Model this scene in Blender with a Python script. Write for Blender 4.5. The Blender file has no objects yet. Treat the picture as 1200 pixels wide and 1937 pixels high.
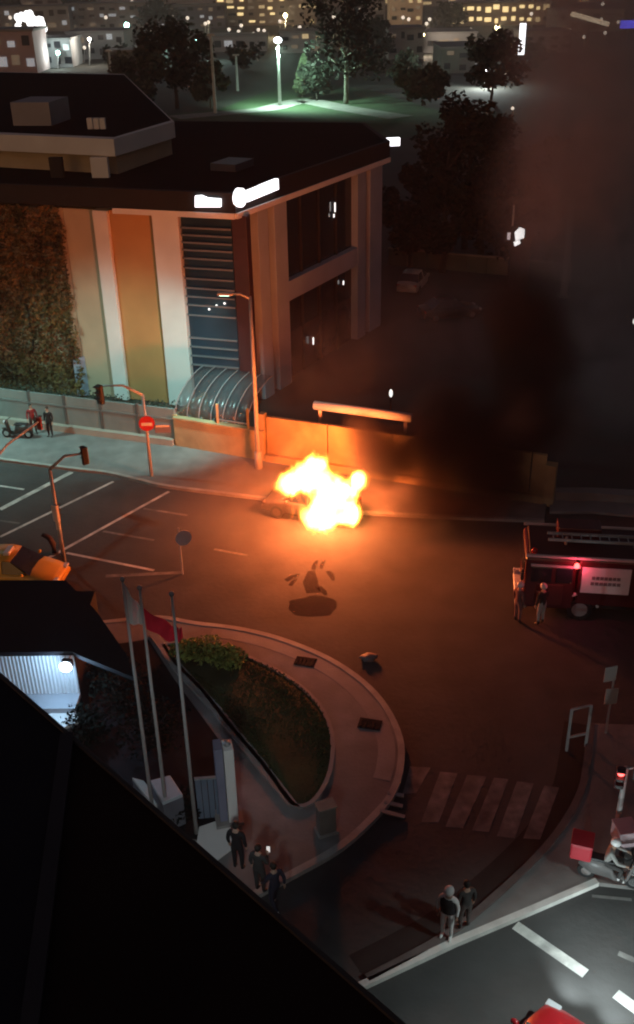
import bpy, bmesh, math, random
from mathutils import Vector, Matrix, noise
random.seed(7)
R = math.radians
sc = bpy.context.scene
col = sc.collection

# ------------------------------------------------------------------ camera, sky, moonlight, exposure
F, TH, RO, H = 1900.0, R(28.5), R(-1.2), 22.0
cam = bpy.data.cameras.new('camera')
cam.sensor_fit = 'VERTICAL'; cam.sensor_height = 36.0; cam.lens = F / 1937 * 36
cam.clip_start = 0.1; cam.clip_end = 4000
CM = Matrix.Rotation(math.pi / 2 - TH, 3, 'X') @ Matrix.Rotation(RO, 3, 'Z')
co = bpy.data.objects.new('camera', cam); col.objects.link(co)
co.matrix_world = Matrix.Translation((0, 0, H)) @ CM.to_4x4()
sc.camera = co
w = bpy.data.worlds.new('World'); sc.world = w; w.use_nodes = True
nt = w.node_tree; bg = nt.nodes['Background']
sky = nt.nodes.new('ShaderNodeTexSky'); sky.sky_type = 'NISHITA'; sky.sun_disc = False
sky.sun_elevation = R(6); sky.sun_rotation = R(200); sky.dust_density = 4
tint = nt.nodes.new('ShaderNodeMix'); tint.data_type = 'RGBA'; tint.blend_type = 'MULTIPLY'; tint.inputs[0].default_value = 1
tint.inputs[7].default_value = (1, .78, .84, 1)      # warm city glow over the whole sky
nt.links.new(sky.outputs[0], tint.inputs[6]); nt.links.new(tint.outputs[2], bg.inputs[0]); bg.inputs[1].default_value = 0.033
sun = bpy.data.lights.new('moon', 'SUN'); sun.energy = 0.012; sun.angle = R(3); sun.color = (1, .92, .85)
so = bpy.data.objects.new('moon', sun); col.objects.link(so); so.rotation_euler = (R(50), 0, R(-20))
sc.view_settings.view_transform = 'Standard'; sc.view_settings.look = 'None'
sc.view_settings.exposure = 0; sc.view_settings.gamma = 1
sc.cycles.use_denoising = True
sc.cycles.filter_width = 2.0
sc.cycles.max_bounces = 6; sc.cycles.volume_bounces = 1; sc.cycles.transparent_max_bounces = 16
sc.cycles.volume_step_rate = 1.6; sc.cycles.volume_max_steps = 64; sc.cycles.adaptive_threshold = .03
sc.cycles.sample_clamp_indirect = 4

# ------------------------------------------------------------------ pixel -> place helpers
CAM = Vector((0, 0, H))
def ray(px, py): return CM @ Vector(((px - 600) / F, -(py - 968.5) / F, -1))
def P(px, py, z=0.0):
    d = ray(px, py); return CAM + d * ((z - H) / d.z)
def PY(px, py, Y):
    d = ray(px, py); return CAM + d * (Y / d.y)
def PV(px, py, A, B):
    """point of the pixel's ray on the vertical plane through A and B"""
    n = Vector((-(B - A).y, (B - A).x, 0)); d = ray(px, py)
    return CAM + d * (n.dot(A - CAM) / n.dot(d))
def over(base, py):
    """height at which the upright over the ground point reaches image row py"""
    lo, hi = 0.0, 40.0
    for _ in range(40):
        m = (lo + hi) / 2; q = CM.transposed() @ (Vector((base[0], base[1], m)) - CAM)
        y = 968.5 - F * q.y / -q.z
        if y > py: lo = m
        else: hi = m
    return lo

# ------------------------------------------------------------------ materials
MATS = {}
def M(name, c=(.5, .5, .5), rough=.7, var=.15, scale=3.0, metal=0.0, bump=0.0, emit=None, es=0.0, spec=.5, stain=None, alpha=1.0, coat=0.0):
    if name in MATS: return MATS[name]
    m = bpy.data.materials.new(name); m.use_nodes = True; t = m.node_tree; b = t.nodes['Principled BSDF']
    b.inputs['Roughness'].default_value = rough; b.inputs['Metallic'].default_value = metal
    b.inputs['Specular IOR Level'].default_value = spec; b.inputs['Coat Weight'].default_value = coat
    tc = t.nodes.new('ShaderNodeTexCoord')
    n = t.nodes.new('ShaderNodeTexNoise'); n.inputs['Scale'].default_value = scale; n.inputs['Detail'].default_value = 6
    t.links.new(tc.outputs['Object'], n.inputs['Vector'])
    r = t.nodes.new('ShaderNodeValToRGB')
    r.color_ramp.elements[0].position = .3; r.color_ramp.elements[1].position = .7
    r.color_ramp.elements[0].color = [max(0, x * (1 - var)) for x in c] + [1]
    r.color_ramp.elements[1].color = [min(1, x * (1 + var)) for x in c] + [1]
    t.links.new(n.outputs['Fac'], r.inputs[0]); out = r.outputs[0]
    if stain:
        n2 = t.nodes.new('ShaderNodeTexNoise'); n2.inputs['Scale'].default_value = stain[0]; n2.inputs['Detail'].default_value = 4
        n2.inputs['Distortion'].default_value = .6
        t.links.new(tc.outputs['Object'], n2.inputs['Vector'])
        mr = t.nodes.new('ShaderNodeMapRange'); mr.inputs[1].default_value = .45; mr.inputs[2].default_value = .68
        mr.inputs[3].default_value = 0; mr.inputs[4].default_value = stain[1]
        t.links.new(n2.outputs['Fac'], mr.inputs[0])
        mx = t.nodes.new('ShaderNodeMix'); mx.data_type = 'RGBA'
        t.links.new(mr.outputs[0], mx.inputs[0]); t.links.new(out, mx.inputs[6]); mx.inputs[7].default_value = list(stain[2]) + [1]
        out = mx.outputs[2]
    t.links.new(out, b.inputs['Base Color'])
    if bump:
        bn = t.nodes.new('ShaderNodeBump'); bn.inputs['Strength'].default_value = bump; bn.inputs['Distance'].default_value = .03
        n3 = t.nodes.new('ShaderNodeTexNoise'); n3.inputs['Scale'].default_value = scale * 8; n3.inputs['Detail'].default_value = 4
        t.links.new(tc.outputs['Object'], n3.inputs['Vector'])
        t.links.new(n3.outputs['Fac'], bn.inputs['Height']); t.links.new(bn.outputs[0], b.inputs['Normal'])
    if emit:
        b.inputs['Emission Color'].default_value = list(emit) + [1]; b.inputs['Emission Strength'].default_value = es
    b.inputs['Alpha'].default_value = alpha
    MATS[name] = m; return m

asphalt = M('asphalt', (.06, .056, .054), .88, .22, .6, bump=.5, stain=(.16, .5, (.028, .027, .027)))
asphalt_far = M('asphalt_far', (.055, .054, .052), .9, .3, .2, stain=(.05, .5, (.02, .02, .02)))
earth = M('earth', (.055, .055, .047), .95, .35, .05, bump=.3)
concrete = M('concrete', (.27, .255, .24), .85, .15, .8, bump=.3, stain=(.3, .45, (.16, .15, .14)))
paving = M('paving', (.2, .19, .18), .85, .18, 1.2, bump=.3, stain=(.35, .5, (.11, .1, .095)))
kerbm = M('kerbstone', (.36, .34, .31), .8, .2, 2, bump=.2, stain=(.8, .4, (.2, .19, .17)))
paint = M('road_paint', (.62, .6, .56), .7, .2, 3, stain=(1.1, .7, (.16, .15, .145)))
paint_worn = M('worn_road_paint', (.2, .19, .18), .85, .35, 3, stain=(.8, .9, (.07, .066, .062)))
white_p = M('white_render', (.78, .77, .74), .8, .06, .6, stain=(.4, .3, (.62, .6, .57)))
grey_p = M('grey_cladding', (.3, .29, .31), .6, .1, .7)
beige_p = M('beige_render', (.5, .41, .28), .85, .1, .6, stain=(.3, .35, (.4, .33, .23)))
orange_p = M('ochre_render', (.5, .27, .1), .85, .1, .5, stain=(.3, .35, (.4, .21, .08)))
black_roof = M('black_roof_felt', (.005, .005, .006), .95, .3, .8, bump=.3, spec=.1)
fascia = M('dark_fascia', (.012, .01, .01), .7, .2, 1)
glass_d = M('dark_glass', (.02, .024, .032), .12, .2, .4, spec=.6)
glass_b = M('blue_black_glass', (.02, .05, .08), .15, .2, .4, spec=.6)
slat = M('louvre_slat', (.16, .18, .2), .6, .1, 2)
steel = M('galvanised_steel', (.42, .42, .42), .45, .12, 4, metal=.6)
pole_p = M('grey_pole_paint', (.4, .39, .38), .5, .12, 3)
black_p = M('black_plastic', (.015, .015, .016), .5, .2, 5)
rubber = M('tyre_rubber', (.014, .014, .014), .85, .2, 6)
white_paint = M('white_paint', (.75, .75, .75), .4, .05, 2, coat=.3)
red_paint = M('red_car_paint', (.42, .012, .018), .3, .06, 2, coat=.6)
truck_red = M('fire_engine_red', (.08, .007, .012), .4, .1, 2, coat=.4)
yellow_paint = M('taxi_yellow', (.75, .42, .03), .35, .06, 2, coat=.5)
burnt = M('scorched_paint', (.07, .05, .045), .7, .4, 3, bump=.4, stain=(2, .6, (.02, .018, .016)))
chrome = M('bright_metal', (.6, .6, .6), .25, .05, 3, metal=.9)
headl = M('headlamp_lens', (.7, .72, .75), .15, .05, 4)
taill = M('tail_lamp_lens', (.35, .01, .01), .2, .05, 4)
skin_m = M('skin', (.45, .28, .2), .6, .08, 6)
hair_m = M('dark_hair', (.02, .014, .01), .7, .2, 8)
lit_white = M('lit_white', (.9, .9, .9), .5, 0, 1, emit=(1, .98, .96), es=1.6)
lit_sign = M('lit_sign_face', (.9, .9, .9), .5, .04, 3, emit=(.95, .96, 1), es=2.6)
lit_red = M('lit_red_lens', (.6, .02, .02), .4, 0, 1, emit=(1, .08, .07), es=6)
lens_off = M('unlit_lens', (.03, .03, .025), .3, .1, 4)
lit_warm = M('lit_warm_window', (.8, .7, .5), .5, .3, .3, emit=(1, .72, .36), es=.4)
lit_gold = M('lit_gold_window', (.8, .7, .4), .5, .3, .3, emit=(1, .74, .34), es=1.3)
lit_dim = M('dim_window', (.3, .25, .2), .5, .3, .3, emit=(1, .75, .5), es=.08)
lit_cool = M('lit_cool_window', (.7, .75, .8), .5, .3, .3, emit=(.85, .92, 1), es=.25)
lit_teal = M('lit_teal_lamp', (.6, .9, .8), .5, 0, 1, emit=(.45, 1, .85), es=5)
lit_blue = M('lit_blue_sign', (.1, .1, .9), .5, 0, 1, emit=(.12, .12, 1), es=1.6)
bark = M('bark', (.06, .05, .04), .9, .3, 4, bump=.5)

# ------------------------------------------------------------------ mesh helpers
class MB:
    def __init__(s): s.v = []; s.f = []; s.mi = []; s.cur = 0
    def add(s, vs, fs):
        o = len(s.v); s.v += [tuple(x) for x in vs]
        for f in fs: s.f.append([i + o for i in f]); s.mi.append(s.cur)
        return s
    def box(s, c, size, rz=0.0, m=None):
        hx, hy, hz = [x / 2 for x in size]; c = Vector(c)
        vs = [Vector((x, y, z)) for z in (-hz, hz) for (x, y) in ((-hx, -hy), (hx, -hy), (hx, hy), (-hx, hy))]
        rot = m if m is not None else Matrix.Rotation(rz, 3, 'Z')
        return s.add([c + rot @ v for v in vs], [[3, 2, 1, 0], [4, 5, 6, 7], [0, 1, 5, 4], [1, 2, 6, 5], [2, 3, 7, 6], [3, 0, 4, 7]])
    def bar(s, a, b, wd, ht, up=(0, 0, 1)):
        a, b = Vector(a), Vector(b); d = (b - a); L = d.length; d.normalize()
        u = Vector(up); sd = d.cross(u)
        if sd.length < 1e-4: sd = d.cross(Vector((1, 0, 0)))
        sd.normalize(); u = sd.cross(d)
        return s.box((a + b) / 2, (L, wd, ht), m=Matrix((d, sd, u)).transposed())
    def prism(s, pts, z0, z1):
        n = len(pts); ar = sum(pts[i][0] * pts[(i + 1) % n][1] - pts[(i + 1) % n][0] * pts[i][1] for i in range(n))
        if ar < 0: pts = pts[::-1]
        vs = [(p[0], p[1], z0) for p in pts] + [(p[0], p[1], z1) for p in pts]
        return s.add(vs, [list(range(n))[::-1], [n + i for i in range(n)]] + [[i, (i + 1) % n, n + (i + 1) % n, n + i] for i in range(n)])
    def sheet(s, pts, z):
        n = len(pts); ar = sum(pts[i][0] * pts[(i + 1) % n][1] - pts[(i + 1) % n][0] * pts[i][1] for i in range(n))
        if ar < 0: pts = pts[::-1]
        return s.add([(p[0], p[1], z) for p in pts], [list(range(n))])
    def tube(s, pts, rad, n=8, cap=True):
        pts = [Vector(p) for p in pts]
        if not hasattr(rad, '__len__'): rad = [rad] * len(pts)
        rings = []
        for i, p in enumerate(pts):
            d = (pts[min(i + 1, len(pts) - 1)] - pts[max(i - 1, 0)]).normalized()
            a = d.cross(Vector((0, 0, 1)))
            if a.length < .05: a = d.cross(Vector((0, 1, 0)))
            a.normalize(); b = d.cross(a)
            rings.append([p + (a * math.cos(2 * math.pi * k / n) + b * math.sin(2 * math.pi * k / n)) * rad[i] for k in range(n)])
        vs = [v for r in rings for v in r]
        fs = [[i * n + k, i * n + (k + 1) % n, (i + 1) * n + (k + 1) % n, (i + 1) * n + k] for i in range(len(pts) - 1) for k in range(n)]
        if cap: fs += [list(range(n))[::-1], [(len(pts) - 1) * n + k for k in range(n)]]
        return s.add(vs, fs)
    def ball(s, c, r, nu=12, nv=8, jit=0.0, sd=0):
        c = Vector(c); rx = Vector(r) if hasattr(r, '__len__') else Vector((r, r, r)); vs = []; fs = []
        for j in range(nv + 1):
            th = math.pi * j / nv
            for i in range(nu):
                ph = 2 * math.pi * i / nu
                d = Vector((math.sin(th) * math.cos(ph), math.sin(th) * math.sin(ph), math.cos(th)))
                k = 1 + jit * noise.noise(d * 1.8 + Vector((sd, sd * .7, 0)))
                vs.append(c + Vector((d.x * rx.x, d.y * rx.y, d.z * rx.z)) * k)
        for j in range(nv):
            for i in range(nu):
                a, b = j * nu + i, j * nu + (i + 1) % nu
                if j == 0: fs.append([a, b + nu, a + nu][::-1])
                elif j == nv - 1: fs.append([a, b, a + nu][::-1])
                else: fs.append([a, b, b + nu, a + nu][::-1])
        return s.add(vs, fs)
    def disc(s, c, r, axis, thick=.05, n=14):
        c = Vector(c); ax = Vector(axis).normalized()
        return s.tube([c - ax * thick / 2, c + ax * thick / 2], r, n)
    def build(s, name, mat, parent=None, smooth=False, world=True, bevel=0):
        off = parent_origin(parent) if (parent and world) else Vector((0, 0, 0))
        me = bpy.data.meshes.new(name); me.from_pydata([tuple(Vector(v) - off) for v in s.v], [], s.f)
        ms = mat if isinstance(mat, (list, tuple)) else [mat]
        for m in ms: me.materials.append(m)
        for p, k in zip(me.polygons, s.mi): p.material_index = k; p.use_smooth = smooth
        me.update()
        o = bpy.data.objects.new(name, me); col.objects.link(o)
        if parent: o.parent = parent
        if bevel:
            b = o.modifiers.new('bevel', 'BEVEL'); b.width = bevel; b.segments = 2; b.limit_method = 'ANGLE'
        return o
ORI = {}
def parent_origin(p):
    v = Vector((0, 0, 0))
    while p: v += Vector(p.location); p = p.parent
    return v
def tag(o, label, cat, group=None, kind=None):
    if label: o['label'] = label
    if cat: o['category'] = cat
    if group: o['group'] = group
    if kind: o['kind'] = kind
    return o
def thing(name, loc, label, cat, group=None, rz=0.0, kind=None):
    o = bpy.data.objects.new(name, None); o.empty_display_size = .3; col.objects.link(o)
    o.location = loc; o.rotation_euler = (0, 0, rz); return tag(o, label, cat, group, kind)
def struct(o, label=None): o['kind'] = 'structure'; o['category'] = o.name.split('.')[0].replace('_', ' '); o['label'] = label; return o
def L(*pp, z=0.0): return [P(x, y, z) for x, y in pp]
def smooth_line(pts, k=4):
    out = []; n = len(pts)
    for i in range(n - 1):
        p0, p1, p2, p3 = pts[max(i - 1, 0)], pts[i], pts[i + 1], pts[min(i + 2, n - 1)]
        for j in range(k):
            t = j / k
            out.append(.5 * (2 * p1 + (p2 - p0) * t + (2 * p0 - 5 * p1 + 4 * p2 - p3) * t * t + (3 * p1 - p0 - 3 * p2 + p3) * t ** 3))
    out.append(pts[-1]); return out
def offset_line(pts, d):
    out = []
    for i, p in enumerate(pts):
        t = (pts[min(i + 1, len(pts) - 1)] - pts[max(i - 1, 0)]); t.z = 0; t.normalize()
        out.append(p + Vector((-t.y, t.x, 0)) * d)
    return out
def ribbon(mb, a, b, z0, z1):
    """a strip between two polylines, with its faces"""
    n = len(a)
    vs = [(p.x, p.y, z) for z in (z0, z1) for q in (a, b) for p in q]
    fs = []
    for i in range(n - 1):
        fs += [[2 * n + i, 2 * n + i + 1, 3 * n + i + 1, 3 * n + i], [i, i + 1, 2 * n + i + 1, 2 * n + i], [n + i, 3 * n + i, 3 * n + i + 1, n + i + 1]]
    fs += [[0, 2 * n, 3 * n, n], [n - 1, 2 * n - 1, 4 * n - 1, 3 * n - 1]]
    mb.add(vs, fs)
def spot(name, loc, aim, power, color, angle=120, blend=.6, rad=.15, parent=None):
    l = bpy.data.lights.new(name, 'SPOT'); l.energy = power; l.color = color; l.spot_size = R(angle); l.spot_blend = blend; l.shadow_soft_size = rad
    o = bpy.data.objects.new(name, l); col.objects.link(o)
    d = Vector(aim) - Vector(loc); o.rotation_euler = d.to_track_quat('-Z', 'Y').to_euler()
    o.location = Vector(loc) - (parent_origin(parent) if parent else Vector((0, 0, 0)))
    if parent: o.parent = parent
    return o
def point(name, loc, power, color, rad=.1, parent=None):
    l = bpy.data.lights.new(name, 'POINT'); l.energy = power; l.color = color; l.shadow_soft_size = rad
    o = bpy.data.objects.new(name, l); col.objects.link(o)
    o.location = Vector(loc) - (parent_origin(parent) if parent else Vector((0, 0, 0)))
    if parent: o.parent = parent
    return o

# ------------------------------------------------------------------ ground, road, pavements
g = MB(); g.sheet([(-1500, -60), (1500, -60), (1500, 2600), (-1500, 2600)], -.06)
struct(g.build('ground', earth), 'dark open ground spreading out under the whole night city')
rd = MB(); rd.sheet([Vector((-70, -10)), Vector((70, -10))] + [Vector((70, 36)), P(1300, 965), P(1050, 945), P(505, 866), P(335, 840), P(0, 795), P(-300, 755), Vector((-70, 60))], 0.0)
road = struct(rd.build('road', asphalt), 'dark asphalt junction glowing orange around the fire')
fc = MB(); fc.sheet(L((500, 720), (715, 600), (740, 540), (1250, 560), (1300, 955), (1050, 940), (520, 865)), -.02)
struct(fc.build('forecourt', asphalt_far), 'dark asphalt forecourt behind the low wall beside the bank building')

def marking(name, pts, mat=paint, z=.006):
    mb = MB(); mb.sheet(pts, z); return mb.build(name, mat, road)
def stripe(name, a, b, wd, mat=paint):
    a, b = P(*a), P(*b); t = (b - a).normalized(); n = Vector((-t.y, t.x, 0)) * wd / 2
    return marking(name, [a + n, b + n, b - n, a - n], mat)
stripe('stop_line', (0, 964), (136, 893), .28)
stripe('crossing_line', (0, 1016), (215, 911), .16)
stripe('crossing_line', (80, 1062), (320, 930), .17)
stripe('lane_dash', (0, 919), (46, 926), .14)
for a, b in (((272, 962), (355, 975)), ((195, 1005), (292, 1022)), ((405, 1039), (470, 1051)), ((0, 985), (38, 990))): stripe('lane_dash', a, b, .15, paint_worn)
stripe('lane_line', (126, 1046), (292, 1079), .15)
stripe('lane_line', (200, 1090), (345, 1083), .22, paint_worn)
for q in (((776, 1450), (815, 1452), (788, 1500), (762, 1502)), ((833, 1460), (866, 1463), (830, 1556), (797, 1555)), ((884, 1466), (921, 1469), (876, 1567), (843, 1564)),
          ((935, 1471), (962, 1474), (925, 1574), (893, 1571)), ((978, 1478), (1010, 1482), (974, 1586), (940, 1582)), ((1030, 1486), (1058, 1490), (1022, 1588), (990, 1586))):
    marking('zebra_stripe', L(*q), paint_worn)
stripe('lane_line', (975, 1750), (1108, 1842), .3)
stripe('lane_line', (1165, 1880), (1260, 1950), .3)
stripe('lane_dash', (1170, 1803), (1230, 1830), .16, paint_worn)
stripe('lane_line', (1120, 1695), (1195, 1702), .1, paint_worn)
# unidentified dark mark on the junction, laid out as flat dark patches
sm = M('dark_mark', (.035, .028, .03), .97, .4, 2, spec=.05, alpha=.55)
def blob_sheet(c, rx, ry, jit, seed, n=26):
    return [Vector((c.x + math.cos(t) * rx * (1 + jit * noise.noise(Vector((math.cos(t) * 1.5, math.sin(t) * 1.5, seed)))), c.y + math.sin(t) * ry * (1 + jit * noise.noise(Vector((math.cos(t) * 1.5 + 9, math.sin(t) * 1.5, seed)))))) for t in [2 * math.pi * k / n for k in range(n)]]
mrk = thing('road_mark', P(592, 1145), 'unidentified dark round mark with short streaks on the asphalt in front of the fire', 'mark')
mb = MB(); mb.sheet(blob_sheet(P(592, 1147), 1.0, .75, .35, 3), .005); mb.build('mark_patch', sm, mrk)
for k, (a, b, c_) in enumerate((((590, 1122), (588, 1080), .35), ((540, 1098), (566, 1086), .14), ((548, 1108), (562, 1094), .1), ((592, 1078), (600, 1060), .12), ((606, 1076), (614, 1060), .1), ((622, 1080), (632, 1098), .14), ((604, 1110), (618, 1126), .16))):
    a, b = P(*a), P(*b); t = (b - a).normalized(); n = Vector((-t.y, t.x, 0)) * c_
    mb = MB(); mb.sheet([a + n * .6, (a + b) / 2 + n, b + n * .3, b - n * .5, (a + b) / 2 - n * .8, a - n], .007 + k * .0004); mb.build('streak', sm, mrk)

# far pavement with kerb
kl = smooth_line(L((-260, 838), (0, 873), (130, 890), (200, 898), (265, 913), (320, 925), (495, 947), (560, 957), (700, 975), (1030, 990)))
wl = L((-260, 765), (0, 800), (335, 843), (505, 872), (1035, 948))
mb = MB(); mb.prism([p.xy for p in offset_line(kl, .2)] + [p.xy for p in wl[::-1]], -.05, .12)
pv = struct(mb.build('pavement', paving), 'wide grey pavement between the road and the bank wall')
mb = MB(); ribbon(mb, kl, offset_line(kl, .2), -.05, .135); mb.build('kerb', kerbm, pv)
# right far pavement beside the main road
kr = L((1040, 972), (1120, 972), (1260, 985))
mb = MB(); mb.prism([p.xy for p in kr] + [p.xy for p in L((1260, 948), (1120, 938), (1040, 940))], -.05, .12)
pvr = struct(mb.build('pavement', concrete), 'short pale pavement beyond the fire engine')
mb = MB(); ribbon(mb, L((1050, 950), (1120, 951), (1260, 960)), L((1050, 940), (1120, 940), (1260, 948)), .1, .5); mb.build('ledge', concrete, pvr)

# corner island (station pavement, lawn)
ik = smooth_line(L((120, 1188), (210, 1178), (300, 1170), (370, 1181), (450, 1191), (530, 1210), (620, 1246), (690, 1292), (735, 1342), (762, 1400), (765, 1450), (752, 1500), (725, 1540), (650, 1610), (545, 1670), (470, 1712), (380, 1770)))
mb = MB(); mb.prism([p.xy for p in offset_line(ik, -.22)] + [p.xy for p in L((300, 1760), (120, 1500), (60, 1330), (90, 1215))], -.05, .13)
isl = struct(mb.build('corner_pavement', paving), 'grey corner pavement wrapping round the small lawn')
n0 = 4
mb = MB(); ribbon(mb, offset_line(ik, -.22), ik, -.05, .15); mb.build('kerb', kerbm, isl)
ic = offset_line(ik, -.3); ic2 = offset_line(ik, -.85)
mb = MB(); ribbon(mb, ic2[14:44], ic[14:44], .1, .136); mb.build('paving_band', concrete, isl)
# drop-kerb bars at the crossing
for q in (((733, 1506), (764, 1508)), ((727, 1523), (762, 1528)), ((719, 1540), (766, 1548))):
    a, b = P(*q[0]), P(*q[1]); mb = MB(); mb.bar(a + Vector((0, 0, .15)), b + Vector((0, 0, .05)), .14, .04); mb.build('crossing_bar', kerbm, isl)
lawn_px = [(314, 1226), (360, 1224), (420, 1233), (470, 1252), (540, 1288), (598, 1338), (624, 1396), (621, 1465), (595, 1516), (566, 1530), (545, 1512), (500, 1450), (440, 1380), (385, 1310), (338, 1262)]
lawn_w = smooth_line(L(*lawn_px, *lawn_px[:1]), 3)[:-1]
lawn_m = M('lawn_soil', (.04, .045, .014), .95, .3, .8, bump=.5)
mb = MB(); cx = sum((p for p in lawn_w), Vector()) / len(lawn_w); N = len(lawn_w); vs = [(cx.x, cx.y, .3)]; fs = []
for k, (f_, zz) in enumerate(((.5, .28), (.82, .22), (1.0, .14))):
    vs += [(cx.x + (p.x - cx.x) * f_, cx.y + (p.y - cx.y) * f_, zz) for p in lawn_w]
fs += [[0, 1 + i, 1 + (i + 1) % N] for i in range(N)]
for k in range(2): fs += [[1 + k * N + i, 1 + (k + 1) * N + i, 1 + (k + 1) * N + (i + 1) % N, 1 + k * N + (i + 1) % N] for i in range(N)]
mb.add(vs, fs); lawn = struct(mb.build('lawn', lawn_m, None, True), 'low mounded lawn inside the corner pavement')
mb = MB(); q = lawn_w + lawn_w[:1]; ribbon(mb, offset_line(q, .0), offset_line(q, .14), .1, .2); mb.build('edging', concrete, lawn)
def in_poly(x, y, pts):
    c = False; n = len(pts); j = n - 1
    for i in range(n):
        if (pts[i].y > y) != (pts[j].y > y) and x < (pts[j].x - pts[i].x) * (y - pts[i].y) / (pts[j].y - pts[i].y) + pts[i].x: c = not c
        j = i
    return c
grass_m = M('grass_blades', (.045, .055, .014), .9, .3, .5)
mb = MB(); xs = [p.x for p in lawn_w]; ys = [p.y for p in lawn_w]; k = 0
while k < 7000:
    x, y = random.uniform(min(xs), max(xs)), random.uniform(min(ys), max(ys))
    if not in_poly(x, y, lawn_w): continue
    k += 1
    f_ = max(0, min(1, (Vector((x, y, 0)) - Vector((cx.x, cx.y, 0))).length / 4.2)); z = .3 - .16 * f_ * f_ - .02
    a = random.uniform(0, 6.28); hh = random.uniform(.03, .08); wv = .03; dx, dy = math.cos(a) * wv, math.sin(a) * wv
    mb.add([(x - dx, y - dy, z), (x + dx, y + dy, z), (x + random.uniform(-.06, .06), y + random.uniform(-.06, .06), z + hh)], [[0, 1, 2]])
tag(mb.build('grass', grass_m), 'short dark grass growing on the corner lawn', 'grass', kind='stuff')
# lighter path strip left of the lawn
mb = MB(); a = L((283, 1208), (330, 1275), (400, 1352), (470, 1440), (545, 1532)); b = L((300, 1206), (345, 1265), (418, 1345), (492, 1436), (568, 1535))
ribbon(mb, b, a, .1, .2); struct(mb.build('path_edge', concrete), 'pale straight edging along the dark side of the lawn')
# dark service yard left of the lawn
mb = MB(); mb.prism([p.xy for p in L((282, 1215), (330, 1290), (400, 1385), (440, 1440), (452, 1540), (430, 1600), (330, 1590), (120, 1420), (150, 1260), (215, 1225))], .0, .145)
struct(mb.build('service_yard', M('shaded_yard', (.016, .015, .017), .95, .3, .5, spec=.1)), 'dark yard between the lawn and the near roof')  # near-black puts the yard's shade from the fire into its colour
mb = MB(); mb.prism([p.xy for p in L((378, 1572), (436, 1552), (442, 1612), (405, 1640), (372, 1610))], .0, .17)
struct(mb.build('concrete_pad', white_p), 'pale concrete pad at the foot of the white totem')

# near traffic island on the right
rk = smooth_line(L((1112, 1372), (1104, 1440), (1092, 1500), (1060, 1560), (1010, 1622), (925, 1702), (835, 1772), (690, 1850)))
sk = L((690, 1872), (860, 1790), (1000, 1732), (1130, 1676), (1260, 1690))
mb = MB(); mb.prism([p.xy for p in offset_line(rk, .22)] + [p.xy for p in sk] + [p.xy for p in L((1300, 1600), (1300, 1380))], -.05, .13)
ri = struct(mb.build('traffic_island', paving), 'paved traffic island where the riders and the two onlookers stand')
mb = MB(); ribbon(mb, offset_line(rk, .22), rk, -.05, .15); mb.build('kerb', M('dark_kerbstone', (.12, .1, .095), .85, .2, 2), ri)
sk2 = L((676, 1872), (860, 1786), (1000, 1727), (1128, 1672))
mb = MB(); ribbon(mb, offset_line(sk2, -.1), offset_line(sk2, .08), -.05, .15); mb.build('white_kerb', M('white_kerb_paint', (.7, .68, .64), .7, .12, 3, stain=(1, .5, (.4, .38, .35))), ri)
gm = M('gutter', (.018, .014, .013), .9, .3, 2)
mb = MB(); ribbon(mb, offset_line(rk, -.02), offset_line(rk, -.75), -.03, .004); struct(mb.build('gutter', gm), 'dark gutter curving round the traffic island')  # strip darker than the asphalt beside it

# ------------------------------------------------------------------ bank building
C0 = P(461, 775); R0 = P(714, 612); Lp = P(0, 730); UL = (Lp - C0).normalized(); UR = (R0 - C0).normalized()
NL = Vector((UL.y, -UL.x, 0));  NL = NL if NL.y < 0 else -NL
NR = Vector((-UR.y, UR.x, 0)); NR = NR if NR.x > 0 else -NR
ZR, ZF = 12.0, 10.95
LF = C0 + UL * 34
bank = thing('bank_building', C0, 'three storey bank with ochre panels, white columns and lit white roof signs', 'building')
B1, B2 = P(690, 232, 12), P(330, 228, 12)
foot = [C0, R0 + UR * .6, Vector((B1.x, B1.y, 0)), Vector((B2.x, B2.y, 0)), Vector((LF.x + 4, LF.y + 26, 0)), LF]
inn = [C0 + (UL + UR) * .5, R0 + UR * .2 - NR * .5, Vector((B1.x - 1, B1.y - .6, 0)), Vector((B2.x, B2.y - .6, 0)), Vector((LF.x + 4, LF.y + 25, 0)), LF - NL * .5]
mb = MB(); mb.prism([p.xy for p in inn], -.05, 11.3); mb.build('wall', glass_d, bank)
# roof slab with fascia
ov = .35
rp = [C0 + NL * ov + NR * ov, R0 + UR * .9 + NR * ov, Vector((B1.x, B1.y, 0)), Vector((B2.x, B2.y, 0)), Vector((LF.x + 4, LF.y + 26, 0)), LF + NL * ov]
mb = MB(); mb.prism([p.xy for p in rp], 11.0, 12.0); rf = mb.build('roof', fascia, bank)
mb = MB(); q = [p + (C0 + Vector((-3, 14, 0)) - p).normalized() * .35 for p in rp]; mb.prism([p.xy for p in q], 11.9, 12.006); mb.build('roof_felt', black_roof, rf)
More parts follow.
